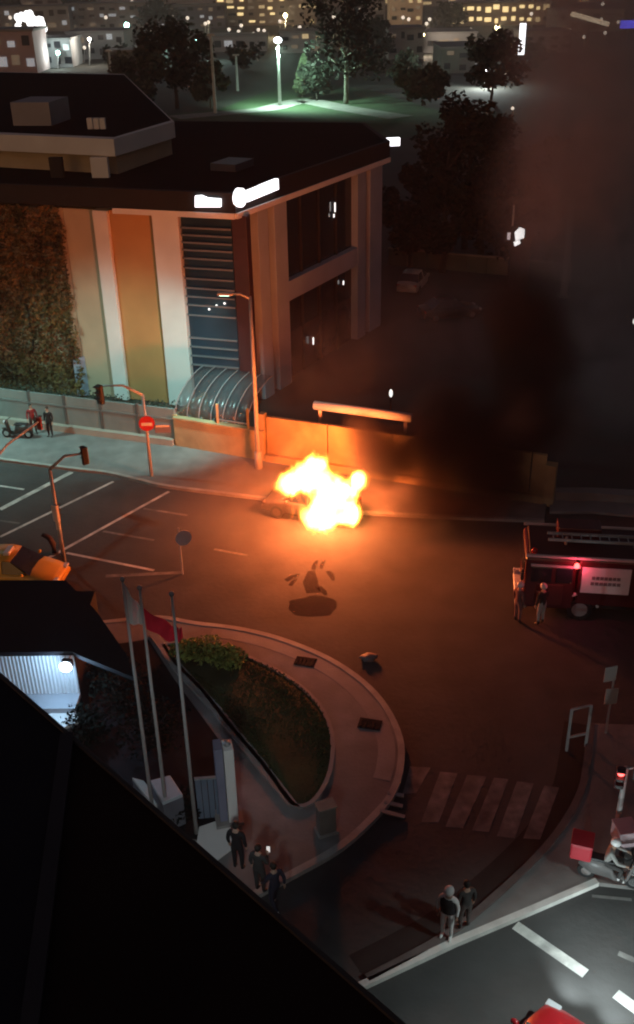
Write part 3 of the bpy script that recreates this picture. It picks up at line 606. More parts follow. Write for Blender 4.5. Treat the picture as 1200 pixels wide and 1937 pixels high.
# ------------------------------------------------------------------ people
def person(loc, rz, label, shirt, trousers, shoes=None, hair=None, pose='stand', h=1.75, group=None, skin=skin_m, vest=None):
    s = h / 1.75
    J = {'pel': (0, 0, .95), 'waist': (0, 0, 1.1), 'chest': (0, 0, 1.3), 'neck': (0, 0, 1.47), 'hd': (0, .01, 1.56)}
    arm = {1: [(.19, 0, 1.42), (.25, -.02, 1.14), (.25, .05, .9)], -1: [(-.19, 0, 1.42), (-.25, -.02, 1.14), (-.25, .05, .9)]}
    leg = {1: [(.1, 0, .9), (.11, .03, .5), (.11, 0, .09), (.12, .16, .04)], -1: [(-.1, 0, .9), (-.11, .03, .5), (-.11, 0, .09), (-.12, .16, .04)]}
    if pose == 'phone': arm[1] = [(.19, 0, 1.42), (.25, .05, 1.15), (.1, .28, 1.22)]
    if pose == 'walk':
        leg[1] = [(.1, 0, .9), (.11, .16, .52), (.11, .2, .09), (.12, .36, .05)]; leg[-1] = [(-.1, 0, .9), (-.11, .02, .5), (-.11, -.25, .13), (-.11, -.12, .05)]
        arm[1] = [(.19, 0, 1.42), (.24, -.12, 1.16), (.24, -.12, .92)]; arm[-1] = [(-.19, 0, 1.42), (-.24, .1, 1.16), (-.23, .26, .98)]
    if pose == 'hips':
        arm[1] = [(.19, 0, 1.42), (.4, -.05, 1.2), (.2, .05, 1.03)]; arm[-1] = [(-.19, 0, 1.42), (-.38, -.05, 1.2), (-.2, .08, 1.05)]
    if pose == 'ride':
        dz = -.19
        for k_ in J: x, y, z = J[k_]; J[k_] = (x, y + (.0 if k_ == 'pel' else .12 * (z - .95) / .5), z + dz)
        leg = {q: [(q * .1, 0, .74), (q * .2, .42, .74), (q * .17, .36, .33), (q * .17, .54, .29)] for q in (1, -1)}
        arm = {q: [(q * .19, .1, 1.22), (q * .3, .28, 1.02), (q * .27, .52, .98)] for q in (1, -1)}
    V = []; E_ = []; Rr = []; T = []
    def v(p, r, tg): V.append(Vector(p) * s); Rr.append(r * s); T.append(tg); return len(V) - 1
    a = v(J['pel'], .145, 1); b = v(J['waist'], .14, 0); c_ = v(J['chest'], .165, 0); d = v(J['neck'], .075, 0); e_ = v(J['hd'], .06, 2); E_ += [(a, b), (b, c_), (c_, d), (d, e_)]
    wr = {}
    for q in (1, -1):
        i0 = c_
        for k_, p in enumerate(arm[q]):
            i1 = v(p, (.075, .055, .036)[k_], (0, 0, 2)[k_]); E_.append((i0, i1)); i0 = i1
        wr[q] = (Vector(arm[q][1]) * s, Vector(arm[q][2]) * s); i0 = a
        for k_, p in enumerate(leg[q]):
            i1 = v(p, (.1, .072, .045, .04)[k_], (1, 1, 3, 3)[k_]); E_.append((i0, i1)); i0 = i1
    me = bpy.data.meshes.new('tmp'); me.from_pydata(V, E_, []); o = bpy.data.objects.new('tmp', me); col.objects.link(o)
    o.modifiers.new('s', 'SKIN'); 
    for i, sv in enumerate(me.skin_vertices[0].data): sv.radius = (Rr[i], Rr[i] * (.78 if T[i] == 0 and i < 3 else 1)); sv.use_root = (i == 0)
    ss = o.modifiers.new('u', 'SUBSURF'); ss.levels = 1
    dg = bpy.context.evaluated_depsgraph_get(); em = bpy.data.meshes.new_from_object(o.evaluated_get(dg)); bpy.data.objects.remove(o); bpy.data.meshes.remove(me)
    mb = MB(); segs = [(V[x], V[y], T[y]) for x, y in E_]
    vs = [x.co.copy() for x in em.vertices]
    mb.v = [tuple(x) for x in vs]
    for p in em.polygons:
        ce = p.center; best = 9; tg = 0
        for (x, y, t_) in segs:
            dd = y - x; k_ = max(0, min(1, (ce - x).dot(dd) / max(dd.length_squared, 1e-6))); ds = (ce - x - dd * k_).length
            if ds < best: best = ds; tg = t_; kk = k_
        if tg == 2 and best > 0 and (ce.z < J['neck'][2] * s) and kk < .85: tg = 0
        if tg == 3 and kk < .75 and ce.z > .2 * s: tg = 1
        mb.f.append(list(p.vertices)); mb.mi.append(tg)
    bpy.data.meshes.remove(em)
    hc = Vector(J['hd']) * s + Vector((0, .015, .085)) * s; mb.cur = 2
    mb.ball(hc, (.078 * s, .098 * s, .118 * s), 12, 9); mb.ball(hc + Vector((0, .1, -.01)) * s, (.016 * s, .025 * s, .025 * s), 6, 4)
    for q in (1, -1): mb.ball(hc + Vector((q * .078, -.01, 0)) * s, (.014 * s, .025 * s, .034 * s), 6, 4)
    mb.cur = 4
    for q in (1, -1): mb.ball(hc + Vector((q * .032, .088, .022)) * s, .012 * s, 6, 4)
    mb.ball(hc + Vector((0, .088, -.055)) * s, (.026 * s, .012 * s, .008 * s), 6, 4); mb.cur = 2
    for q in (1, -1):      # palm and five fingers
        el, wt = wr[q]; d = (wt - el).normalized(); sd = Vector((0, 1, 0)); sd = (sd - d * sd.dot(d)).normalized() if abs(sd.dot(d)) < .95 else Vector((1, 0, 0)); nn = d.cross(sd)
        mb.tube([wt - d * .01, wt + d * .05 * s, wt + d * .095 * s], [.03 * s, .04 * s, .036 * s], 6)
        for k_, (o_, ln) in enumerate(((-.027, .06), (-.009, .075), (.009, .08), (.027, .07))):
            r0 = wt + d * .085 * s + sd * o_ * s; mb.tube([r0, r0 + d * ln * .5 * s, r0 + d * ln * .9 * s + nn * -q * .025 * s], [.0095 * s, .009 * s, .007 * s], 5)
        r0 = wt + d * .03 * s + sd * .035 * s; mb.tube([r0, r0 + d * .03 * s + sd * .025 * s, r0 + d * .06 * s + sd * .03 * s], [.011 * s, .01 * s, .008 * s], 5)
    t = thing('person', loc, label, 'person', group, rz)
    bo = mb.build('body', [shirt, trousers, skin, shoes or black_p, hair_m], t, True, world=False)
    hb = MB(); hb.ball(hc + Vector((0, -.014, .02)) * s, (.09 * s, .105 * s, .115 * s), 12, 8)
    if hair is None or hair is hair_m:
        hb.f = [f for f in hb.f if sum(hb.v[i][2] for i in f) / len(f) > hc.z - .02 * s or sum(hb.v[i][1] for i in f) / len(f) < hc.y - .04 * s]; hb.mi = [0] * len(hb.f)
        hb.build('hair', hair_m, t, True, world=False)
    else:
        hb = MB(); hb.ball(hc + Vector((0, -.005, .03)) * s, (.125 * s, .145 * s, .13 * s), 14, 9); hb.f = [f for f in hb.f if sum(hb.v[i][2] for i in f) / len(f) > hc.z - .03 * s or sum(hb.v[i][1] for i in f) / len(f) < hc.y - .05 * s]; hb.mi = [0] * len(hb.f)
        hb.build('helmet', hair, t, True, world=False)
    if vest:
        vb = MB(); n = 14; vs = []; z_ = [.98, 1.1, 1.25, 1.38, 1.45]; rr = [(.21, .165), (.205, .165), (.22, .175), (.21, .165), (.13, .11)]
        for zz, (rx, ry) in zip(z_, rr): vs += [(rx * s * math.cos(6.2832 * k_ / n), ry * s * math.sin(6.2832 * k_ / n), zz * s) for k_ in range(n)]
        vb.add(vs, [[i * n + k_, i * n + (k_ + 1) % n, (i + 1) * n + (k_ + 1) % n, (i + 1) * n + k_] for i in range(4) for k_ in range(n)]); vb.build('vest', vest, t, True, world=False)
    return t
wh_cl = M('white_cloth', (.72, .7, .68), .9, .06, 4); bk_cl = M('black_cloth', (.012, .012, .014), .9, .2, 4); gy_cl = M('grey_cloth', (.32, .31, .29), .9, .1, 4)
dk_cl = M('dark_grey_cloth', (.05, .047, .045), .9, .15, 4); rd_cl = M('dark_red_cloth', (.25, .03, .03), .9, .1, 4); bl_cl = M('dark_blue_cloth', (.025, .025, .045), .9, .15, 4)
hel_w = M('white_helmet', (.85, .84, .82), .3, .03, 4, coat=.4)
pl = P(845, 1772, .13)
person(pl, R(150), 'onlooker in black vest, white shirt and white trousers at the white kerb', wh_cl, wh_cl, wh_cl, hair=M('white_cap', (.75, .74, .72), .8, .05, 4), pose='stand', h=1.78, skin=M('darker_skin', (.3, .17, .12), .6, .08, 6), vest=bk_cl)  # skin tone darker than the other figures, set apart from the white clothes
person(P(878, 1757, .13), R(20), 'onlooker in dark clothes standing close behind the one in white trousers', dk_cl, M('brown_cloth', (.1, .08, .075), .9, .1, 4), h=1.72)
person(P(978, 1178), R(-60), 'firefighter in dark red coat with a pale helmet beside the fire engine cab', M('dull_red_coat', (.14, .06, .055), .9, .1, 4), M('dull_red_trousers', (.16, .08, .075), .9, .1, 4), hair=M('pale_helmet', (.7, .58, .55), .4, .05, 4, coat=.3), h=1.78)
person(P(1022, 1182), R(30), 'firefighter in pale overtrousers in front of the fire engine door', bk_cl, gy_cl, hair=MATS['pale_helmet'], h=1.8, pose='phone')
person(P(452, 1645, .145), R(-20), 'person in black standing behind the pale concrete pad', bk_cl, bk_cl, h=1.76)
person(P(493, 1688, .145), R(-30), 'person in dark grey holding a bright phone near the white kerb end', dk_cl, dk_cl, pose='phone', h=1.74)
person(P(522, 1722), R(40), 'person in navy with white shoes stepping off the pavement corner', bl_cl, bl_cl, wh_cl, pose='walk', h=1.74)
person(P(97, 826, .12), R(160), 'pedestrian in black on the pavement by the boundary wall', bk_cl, bk_cl, h=1.72)
person(P(66, 820, .12), R(200), 'pedestrian in a dark red jacket beside the parked motorcycle', rd_cl, dk_cl, h=1.7)
t = thing('phone', P(500, 1596, 1.25), 'bright phone held up by the person in dark grey', 'phone'); p = P(493, 1688, .145) + Matrix.Rotation(R(-30), 3, 'Z') @ Vector((.06, .4, 1.26))
t.location = p; mb = MB(); mb.box(p, (.09, .03, .2)); mb.build('screen', M('lit_phone', (.8, .8, .8), .5, 0, 1, emit=(1, .95, .9), es=.6), t); mb = MB(); mb.box(p + Vector((0, .02, 0)), (.1, .012, .21)); mb.build('case', black_p, t)

# ------------------------------------------------------------------ vehicles
def wheel(parent, c, r, wd, rim=chrome):
    mb = MB(); mb.disc(c, r, (0, 1, 0), wd, 18); wl_ = mb.build('wheel', rubber, parent, world=False, bevel=.02)
    mb = MB(); mb.disc(c, r * .62, (0, 1, 0), wd + .02, 14); mb.build('rim', rim, wl_, world=False)
def car(loc, rz, label, paint_, name='parked_car', group=None, Lg=4.3, Wd=1.75, Ht=1.45, glass=glass_d, cat='car', burn=False, estate=False):
    t = thing(name, loc, label, cat, group, rz); l, w_ = Lg / 2, Wd / 2
    prof = [(-l, .35, .78), (-l + .1, .25, .9), (-l + .6, .22, .94), (-.3, .22, .94), (.75, .22, .93), (1.2, .22, .88), (l - .25, .24, .72), (l - .05, .28, .6), (l, .34, .52)]
    secs = []
    for (x, z0, z1) in prof:
        tp = 1 - max(0, abs(x) - l + .7) * .22; ww = w_ * tp
        secs.append([(x, -ww * .9, z0), (x, -ww, z0 + .12), (x, -ww, z1 - .14), (x, -ww * .9, z1 - .02), (x, -ww * .4, z1 + .02), (x, ww * .4, z1 + .02), (x, ww * .9, z1 - .02), (x, ww, z1 - .14), (x, ww, z0 + .12), (x, ww * .9, z0)])
    mb = MB(); n = 10; mb.add([p for s_ in secs for p in s_], [[i * n + k, (i + 1) * n + k, (i + 1) * n + (k + 1) % n, i * n + (k + 1) % n] for i in range(len(secs) - 1) for k in range(n)] + [list(range(n)), [(len(secs) - 1) * n + k for k in range(n)][::-1]])
    mb.build('body', paint_, t, True, world=False)
    xr = -l + .25 if estate else -l + .5; bs = [(xr, .92), (1.05, .9)]; tp = [(xr + (.3 if estate else .65), Ht - .05), (-.1, Ht), (.3, Ht - .04)]
    base = [(xr, w_ * .92, .9), (1.1, w_ * .9, .88)]; top = [(tp[0][0], w_ * .72, tp[0][1]), (tp[1][0], w_ * .74, tp[1][1]), (tp[2][0], w_ * .7, tp[2][1])]
    mb = MB(); ring = []
    for (x, y, z) in top: ring += [Vector((x, -y, z))]
    rt = [Vector((x, -y, z)) for x, y, z in top] + [Vector((x, y, z)) for x, y, z in top[::-1]]; n = len(rt)
    mb.add(rt + [v + Vector((0, 0, -.06)) for v in rt] + [Vector((x, 0, z + .03)) for x, y, z in top], [[0, 1, 13, 12], [1, 2, 14, 13], [12, 13, 4, 5], [13, 14, 3, 4]] + [[i, 6 + i, 6 + (i + 1) % n, (i + 1) % n] for i in range(n)] + [[11, 10, 9, 8, 7, 6]])
    mb.build('roof', paint_, t, True, world=False)
    fr = [Vector((1.1, -w_ * .9, .88)), Vector((1.1, w_ * .9, .88)), Vector((top[2][0], w_ * .7, top[2][2 - 0] - .02)), Vector((top[2][0], -w_ * .7, top[2][2] - .02))]
    mb = MB(); mb.add(fr, [[0, 1, 2, 3]]); mb.build('windscreen', glass, t, world=False)
    rr = [Vector((xr, w_ * .92, .9)), Vector((xr, -w_ * .92, .9)), Vector((top[0][0], -w_ * .72, top[0][2] - .02)), Vector((top[0][0], w_ * .72, top[0][2] - .02))]
    mb = MB(); mb.add(rr, [[0, 1, 2, 3]]); mb.build('rear_window', glass, t, world=False)
    for q in (1, -1):
        for (xa, xb, ta, tb) in ((xr + .1, -.12, top[0][0] + .04, -.12), (-.05, 1.0, -.05, top[2][0] - .03)):
            mb = MB(); mb.add([(xa, q * w_ * .925, .9), (xb, q * w_ * .915, .9), (tb, q * w_ * .735, Ht - .05), (ta, q * w_ * .735, Ht - .06)], [[0, 1, 2, 3] if q < 0 else [3, 2, 1, 0]]); mb.build('side_window', glass, t, world=False)
        mb = MB(); mb.bar((-.085, q * w_ * .93, .9), (-.085, q * w_ * .745, Ht - .04), .08, .05); mb.build('pillar', paint_, t, world=False)
        mb = MB(); mb.ball((.85, q * (w_ + .1), .98), (.07, .11, .07), 8, 6); mb.build('mirror', paint_, t, True, world=False)
        mb = MB(); mb.box((l - .1, q * w_ * .66, .6), (.2, .36, .12)); mb.build('headlight', headl if not burn else burnt, t, world=False, bevel=.03)
        mb = MB(); mb.box((-l + .06, q * w_ * .74, .76), (.1, .26, .16)); mb.build('tail_light', taill, t, world=False, bevel=.02)
        for x in (l - .78, -l + .8): wheel(t, (x, q * (w_ - .09), .31), .31, .2, burnt if burn else chrome)
    for x in (l - .03, -l + .02): mb = MB(); mb.box((x, 0, .38), (.14, Wd * .86, .2)); mb.build('bumper', paint_ if not burn else burnt, t, world=False, bevel=.05)
    return t
cd = (P(500, 965) - P(690, 995)); crz = math.atan2(cd.y, cd.x)
car(P(590, 972), crz, 'burning car with its scorched dark bonnet showing left of the flames', burnt, 'burning_car', burn=True)
tx = P(22, 1100); txr = math.atan2((P(125, 1096) - P(-60, 1085)).y, (P(125, 1096) - P(-60, 1085)).x)
tt = car(P(28, 1102), txr, 'yellow taxi waiting beside the dark roof', yellow_paint, 'taxi', cat='taxi')
mb = MB(); mb.box((0, 0, 1.53), (.25, .6, .14)); mb.build('roof_sign', white_paint, tt, world=False, bevel=.03)
rc = car(P(1005, 2088), R(50), 'red car with only its roof and bonnet showing on the near road', red_paint, 'red_car', Lg=4.2)
car(P(782, 545, -.02), R(70), 'pale car parked on the dark forecourt beside the bank', M('dull_white_car', (.4, .36, .32), .4, .1, 2, coat=.2), group=None)
car(P(850, 600, -.02), R(15), 'dark car parked in the middle of the unlit forecourt', M('black_car', (.02, .02, .022), .3, .1, 2, coat=.4))
for q in (1, -1):      # headlights of the red car
    d = Vector((math.cos(R(50)), math.sin(R(50)), 0)); sd = Vector((-d.y, d.x, 0)); p = Vector(rc.location) + d * 2.2 + sd * q * .55 + Vector((0, 0, .62))
    o = spot('headlight_beam', p, p + d * 6 + Vector((0, 0, -.55)), 350, (.8, .97, 1), 95, .8, .08)
    o.parent = rc; o.matrix_parent_inverse = Matrix.LocRotScale(rc.location, rc.rotation_euler, None).inverted()

# fire engine
fb = P(985, 1168); fd = (P(1200, 1182) - fb).normalized(); frz = math.atan2(fd.y, fd.x)
ft = thing('fire_engine', fb, 'dark red fire engine with a white side banner and red beacon', 'fire engine', rz=frz)
def fbx(name, c, size, mat, par=ft, bev=.03): mb = MB(); mb.box(c, size); return mb.build(name, mat, par, world=False, bevel=bev)
HF = 2.75
fbx('chassis', (4.3, 1.25, .6), (8.4, 2.0, .3), black_p)
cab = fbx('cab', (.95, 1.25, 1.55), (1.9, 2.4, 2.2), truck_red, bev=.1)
fbx('side_window', (.62, .05, 1.95), (.75, .06, .65), glass_d, cab); fbx('side_window', (1.45, .05, 1.95), (.6, .06, .65), glass_d, cab); fbx('windscreen', (-.01, 1.25, 1.95), (.06, 2.0, .8), glass_d, cab)
fbx('door', (.95, .04, 1.1), (1.0, .05, .9), M('dull_red_door', (.12, .02, .022), .4, .1, 2), cab); fbx('bumper', (-.1, 1.25, .55), (.3, 2.4, .35), white_p, cab)
for q in (.35, 2.15): fbx('headlight', (-.24, q, .75), (.06, .3, .2), headl, cab)
fbx('mirror', (-.1, -.15, 2.0), (.1, .2, .4), black_p, cab)
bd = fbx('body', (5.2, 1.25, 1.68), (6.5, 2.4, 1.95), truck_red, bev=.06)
fbx('roof_rail', (4.3, .04, HF), (8.6, .1, .1), M('pale_rail', (.6, .52, .5), .5, .1, 2), ft, .01); fbx('roof_rail', (4.3, 2.46, HF), (8.6, .08, .1), MATS['pale_rail'], ft, .01)
fbx('stripe', (1.1, .0, HF - .38), (1.8, .05, .1), MATS['pale_rail'], ft, .01)
ban = fbx('banner', (2.95, -.01, 1.86), (1.75, .05, 1.1), M('banner_white', (.85, .82, .82), .7, .05, 2), ft, .01)
for z, ln in ((1.98, 1.05), (1.74, 1.1)):
    for k in range(7): fbx('lettering', (2.95 - ln / 2 + ln * (k + .5) / 7, -.045, z), (ln / 8.5, .015, .13), M('banner_grey', (.25, .2, .22), .8, .2, 6), ban, .005)
mb = MB(); mb.add([(4.2, -.03, 2.45), (4.55, -.03, 2.45), (4.6, -.03, 1.9), (5.3, -.03, 1.55), (5.6, -.03, 1.0), (4.7, -.03, .95), (4.3, -.03, 1.4)], [[0, 6, 2, 1], [6, 5, 3, 2], [5, 4, 3]]); mb.build('white_swoosh', MATS['banner_white'], ft, world=False)
for x in (4.75, 6.2): fbx('roller_shutter', (x + .4, -.02, 1.75), (1.2, .04, 1.2), M('shutter', (.2, .03, .04), .5, .1, 3), bd)
for x in (2.15, 6.9):
    for q in (.22, 2.28): wheel(ft, (x, q, .48), .48, .32, steel)
    mb = MB(); mb.tube([(x + .66 * math.cos(a), .12, .5 + .66 * math.sin(a)) for a in [R(d_) for d_ in range(10, 171, 16)]], .07, 6); mb.build('mudguard', MATS['banner_white'], ft, True, world=False)
for y_ in (.7, 1.2): mb = MB(); mb.bar((.8, y_, HF + .35), (7.6, y_, HF + .35), .06, .1); lr = mb.build('ladder_rail', steel, ft, world=False)
for k in range(20): mb = MB(); mb.bar((1.0 + k * .34, .72, HF + .35), (1.0 + k * .34, 1.18, HF + .35), .04, .04); mb.build('rung', steel, lr, world=False)
fbx('deck_box', (2.0, 1.75, HF + .25), (1.6, .8, .5), truck_red); fbx('roof', (4.3, 1.25, HF - .06), (8.3, 2.3, .1), M('dark_roof', (.05, .012, .014), .6, .1, 2))
for x in (1.5, 4.0): mb = MB(); mb.tube([(x, 1.0, HF), (x, 1.0, HF + .34)], .05, 6); mb.build('ladder_stand', steel, ft, world=False)
mb = MB(); mb.ball((1.85, -.05, HF - .28), (.1, .07, .12), 10, 7); bc = mb.build('beacon', lit_red, ft, True, world=False)
mw = Matrix.LocRotScale(fb, ft.rotation_euler, None); p = mw @ Vector((1.85, -.35, HF - .25)); o = point('beacon_light', p, 26, (1, .06, .12), .08); o.parent = ft; o.matrix_parent_inverse = mw.inverted()
mb = MB(); mb.ball((.3, .2, HF + .12), (.12, .1, .12), 8, 6); mb.build('roof_light', taill, ft, True, world=False)

# motor scooters with riders
def scooter(loc, rz, label, body_m, box_m, name='delivery_scooter', group=None):
    t = thing(name, loc, label, 'scooter', group, rz)
    for x in (.62, -.62):
        mb = MB(); mb.disc((x, 0, .25), .25, (0, 1, 0), .11, 16); wl_ = mb.build('wheel', rubber, t, world=False, bevel=.02); mb = MB(); mb.disc((x, 0, .25), .14, (0, 1, 0), .13, 12); mb.build('rim', chrome, wl_, world=False)
    mb = MB(); mb.add([(x, y * w_, z) for x, w_, zs in ((-.85, .1, (.5, .78)), (-.5, .17, (.35, .8)), (.0, .16, (.3, .74)), (.1, .15, (.24, .34)), (.42, .15, (.24, .34))) for y in (-1, 1) for z in zs],
                      [[i * 4 + a_, i * 4 + b_, i * 4 + 4 + b_, i * 4 + 4 + a_] for i in range(4) for a_, b_ in ((0, 1), (1, 3), (3, 2), (2, 0))] + [[0, 2, 3, 1], [16, 17, 19, 18]]); mb.build('body', body_m, t, True, world=False)
    mb = MB(); mb.bar((.42, 0, .3), (.56, 0, .95), .3, .08); mb.build('leg_shield', body_m, t, world=False, bevel=.03)
    mb = MB(); mb.tube([(.62, 0, .25), (.55, 0, .7), (.5, 0, 1.0)], .035, 6); mb.build('fork', steel, t, world=False); mb = MB(); mb.tube([(.44, -.34, 1.02), (.52, 0, 1.0), (.44, .34, 1.02)], .025, 6); mb.build('handlebar', black_p, t, world=False)
    mb = MB(); mb.box((-.3, 0, .8), (.75, .28, .1)); mb.build('seat', black_p, t, world=False, bevel=.03); mb = MB(); mb.ball((.63, 0, .9), (.08, .1, .09), 8, 6); mb.build('headlight', headl, t, world=False)
    mb = MB(); mb.box((.62, 0, .52), (.4, .14, .05)); mb.build('front_mudguard', body_m, t, world=False, bevel=.02)
    if box_m: mb = MB(); mb.box((-.82, 0, 1.06), (.56, .58, .52)); bx_ = mb.build('delivery_box', box_m, t, world=False, bevel=.05); mb = MB(); mb.box((-.82, 0, 1.33), (.58, .6, .05)); mb.build('lid', box_m, bx_, world=False, bevel=.02)
    return t
sl = P(1152, 1668, .135); sr = R(-20)
scooter(sl, sr, 'delivery scooter with a bright red box beside the white kerb', M('grey_scooter', (.16, .15, .145), .4, .1, 3, coat=.3), M('box_red', (.5, .03, .045), .5, .08, 2))
person(sl + Vector((math.cos(sr) * -.15, math.sin(sr) * -.15, 0)), sr - math.pi / 2, 'helmeted rider in a grey jacket seated on the red boxed scooter', gy_cl, dk_cl, wh_cl, hair=hel_w, pose='ride')
sl = P(1226, 1622, .135); sr = R(8)
scooter(sl, sr, 'delivery scooter with a pale pink box at the far side of the red one', M('dark_scooter', (.06, .055, .06), .4, .1, 3, coat=.3), M('box_pink', (.5, .38, .4), .5, .05, 2))
person(sl + Vector((math.cos(sr) * -.15, math.sin(sr) * -.15, 0)), sr - math.pi / 2, 'helmeted rider in dull green seated on the pink boxed scooter', M('olive_cloth', (.14, .14, .1), .9, .1, 4), dk_cl, hair=hel_w, pose='ride')
scooter(P(35, 828, .12), R(170), 'dark motorcycle parked on the pavement by the boundary wall', M('black_scooter', (.03, .025, .022), .4, .1, 3), None, name='parked_motorcycle')

# ------------------------------------------------------------------ small things on the pavements
def cover(px, py, lab):
    p = P(px, py, .13); t = thing('drain_cover', p, lab, 'drain cover')
    mb = MB(); mb.box(p + Vector((0, 0, .012)), (.75, .5, .02), R(-15)); mb.build('frame', M('cast_iron', (.02, .018, .018), .9, .2, 4, spec=.1), t)
    for k in range(5): mb = MB(); mb.box(p + Vector((-.28 + k * .14, -.0 - .04 * (k - 2), .03)), (.06, .4, .02), R(-15)); mb.build('bar', MATS['cast_iron'], t)
cover(578, 1252, 'dark iron drain cover beside the upper curve of the kerb'); cover(700, 1370, 'dark iron drain cover beside the right curve of the kerb')
p = P(606, 1585, .13); t = thing('utility_cabinet', p, 'small dull utility cabinet at the tip of the lawn', 'cabinet'); mb = MB(); mb.box(p + Vector((.18, .25, .5)), (.5, .35, 1.0), R(20)); cb = mb.build('cabinet_body', M('cabinet', (.16, .14, .12), .7, .15, 2), t, bevel=.02)
mb = MB(); mb.box(p + Vector((.18, .25, 1.02)), (.56, .41, .05), R(20)); mb.build('cabinet_lid', M('cabinet_lid', (.22, .2, .17), .7, .15, 2), cb); mb = MB(); mb.box(p + Vector((.18, .25, .04)), (.6, .45, .08), R(20)); mb.build('plinth', concrete, t)
p = P(697, 1248); t = thing('plastic_bag', p, 'crumpled pale plastic bag lying on the road off the kerb', 'bag'); mb = MB(); mb.ball(p + Vector((0, 0, .1)), (.3, .2, .12), 14, 9, .6, 4); mb.build('bag_body', M('pale_plastic', (.2, .17, .16), .6, .1, 4), t, True)
mb = MB(); mb.ball(p + Vector((.25, .02, .14)), (.09, .07, .06), 10, 7, .6, 8); mb.build('bag_knot', MATS['pale_plastic'], t, True)
p = P(103, 1046); t = thing('bent_bollard', p, 'dark bent bollard leaning beside the crossing line', 'bollard'); mb = MB(); mb.tube([p, p + Vector((.02, 0, .45)), p + Vector((-.12, .02, .75)), p + Vector((-.4, .05, .92))], [.13, .13, .12, .1], 8); mb.build('post', M('bollard_brown', (.05, .025, .02), .7, .1, 3), t, True); mb = MB(); mb.disc(p + Vector((0, 0, .02)), .2, (0, 0, 1), .04); mb.build('base', MATS['bollard_brown'], t)

# ------------------------------------------------------------------ near station buildings, bottom left
dark_sheet = M('dark_roof_sheet', (.012, .011, .014), .7, .3, .6, spec=.2)
zc = 3.2
sh = thing('lit_shed', P(60, 1380), 'white corrugated metal shed wall lit by a floodlight under a dark roof', 'shed')
w0, w1 = P(-160, 1232, 3.05), P(138, 1229, 3.05); dS = (w1 - w0); dS.z = 0; LS = dS.length; dS.normalize(); nS = Vector((dS.y, -dS.x, 0))
mb = MB(); n = int(LS / .03); vs = []; fs = []
for i in range(n + 1):
    p = w0 + dS * (LS * i / n) + nS * (.025 if (i // 2) % 2 else -.01); vs += [(p.x, p.y, 1.3), (p.x, p.y, 3.05)]
fs = [[2 * i, 2 * i + 2, 2 * i + 3, 2 * i + 1] for i in range(n)]; mb.add(vs, fs); mb.build('corrugated_wall', M('white_corrugated', (.66, .68, .7), .5, .08, 1, metal=.1), sh)
mb = MB(); mb.prism([(w0 - nS * .1).xy, (w1 - nS * .1).xy, (w1 - nS * 3.5).xy, (w0 - nS * 3.5).xy], .0, 3.0); mb.build('shed_wall', dark_sheet, sh)
mb = MB(); mb.bar(w0.xy.to_3d() + nS * .35 + Vector((0, 0, 1.2)), w1.xy.to_3d() + nS * .35 + Vector((0, 0, 1.2)), .8, .18); mb.build('ledge', M('ledge', (.4, .42, .46), .7, .1, 1), sh)
mb = MB(); mb.prism([q.xy for q in L((-170, 1100), (125, 1101), (182, 1158), (238, 1238), (255, 1285), (150, 1243), (138, 1236), (-170, 1240), z=3.15)], 3.07, 3.22); mb.build('roof', dark_sheet, sh)
fl = PV(128, 1254, w0 + nS * .55, w1 + nS * .55); mb = MB(); mb.box(fl, (.34, .16, .26), R(-10)); fh = mb.build('floodlight', black_p, sh, bevel=.03)
mb = MB(); mb.ball(fl + Vector((-.03, -.17, -.03)), (.2, .1, .18), 12, 8); mb.build('lens', M('flood_lens', (.9, .95, 1), .4, 0, 1, emit=(.72, .86, 1), es=14), fh, True)
mb = MB(); mb.tube([fl + Vector((0, .1, 0)), Vector((w1.x, w1.y, fl.z + .1)) - nS * .05], .03, 6); mb.build('bracket', steel, sh)
point('flood_light', fl + Vector((-.1, -.45, -.05)), 150, (.42, .7, 1), .12, sh)
# white tarp roof and pale blocks along the near roof edge
def slab(name, px, z0, z1, mat, label, cat):
    q = [P(x, y, z1) for x, y in px]; c_ = sum(q, Vector()) / len(q); t = thing(name, (c_.x, c_.y, z0), label, cat); mb = MB(); mb.prism([p.xy for p in q], z0 + .02, z1 - .12); mb.build('body', M(name + '_body', (.12, .12, .14), .7, .2, 1), t)
    mb = MB(); mb.prism([p.xy for p in q], z1 - .12, z1); mb.build('roof', mat, t, bevel=.02); return t
slab('white_kiosk', [(88, 1350), (140, 1342), (152, 1362), (112, 1380), (100, 1366)], 0, 1.1, white_p, 'low white topped kiosk below the floodlit shed', 'kiosk')
slab('grey_kiosk', [(284, 1476), (322, 1466), (346, 1502), (308, 1518)], 0, 1.3, M('pale_grey_roof', (.42, .45, .48), .6, .1, 1), 'grey kiosk with a pale sloping top beside the flagpoles', 'kiosk')
slab('bin_store', [(250, 1470), (272, 1476), (305, 1516), (292, 1526)], 0, .7, M('cream_roof', (.5, .48, .44), .7, .1, 1), 'narrow cream topped bin store along the near roof edge', 'store')
sw0, sw1 = P(374, 1560, .15), P(420, 1556, .15)
t = thing('blue_grey_screen', (sw0 + sw1) / 2, 'blue grey metal screen standing behind the middle flagpoles', 'screen'); hs = 1.5
dd = (sw1 - sw0).normalized()
for k in range(4): a = sw0 + (sw1 - sw0) * (k / 4); b = sw0 + (sw1 - sw0) * ((k + 1) / 4); mb = MB(); mb.bar(a + dd * .01 + Vector((0, .25 , hs / 2)), b - dd * .01 + Vector((0, .25, hs / 2)), .05, hs); mb.build('screen_panel', M('blue_grey_panel', (.14, .18, .24), .6, .1, 1), t)
mb = MB(); mb.bar(sw0 + Vector((0, .25, hs + .03)), sw1 + Vector((0, .25, hs + .03)), .08, .06); mb.build('top_rail', steel, t)
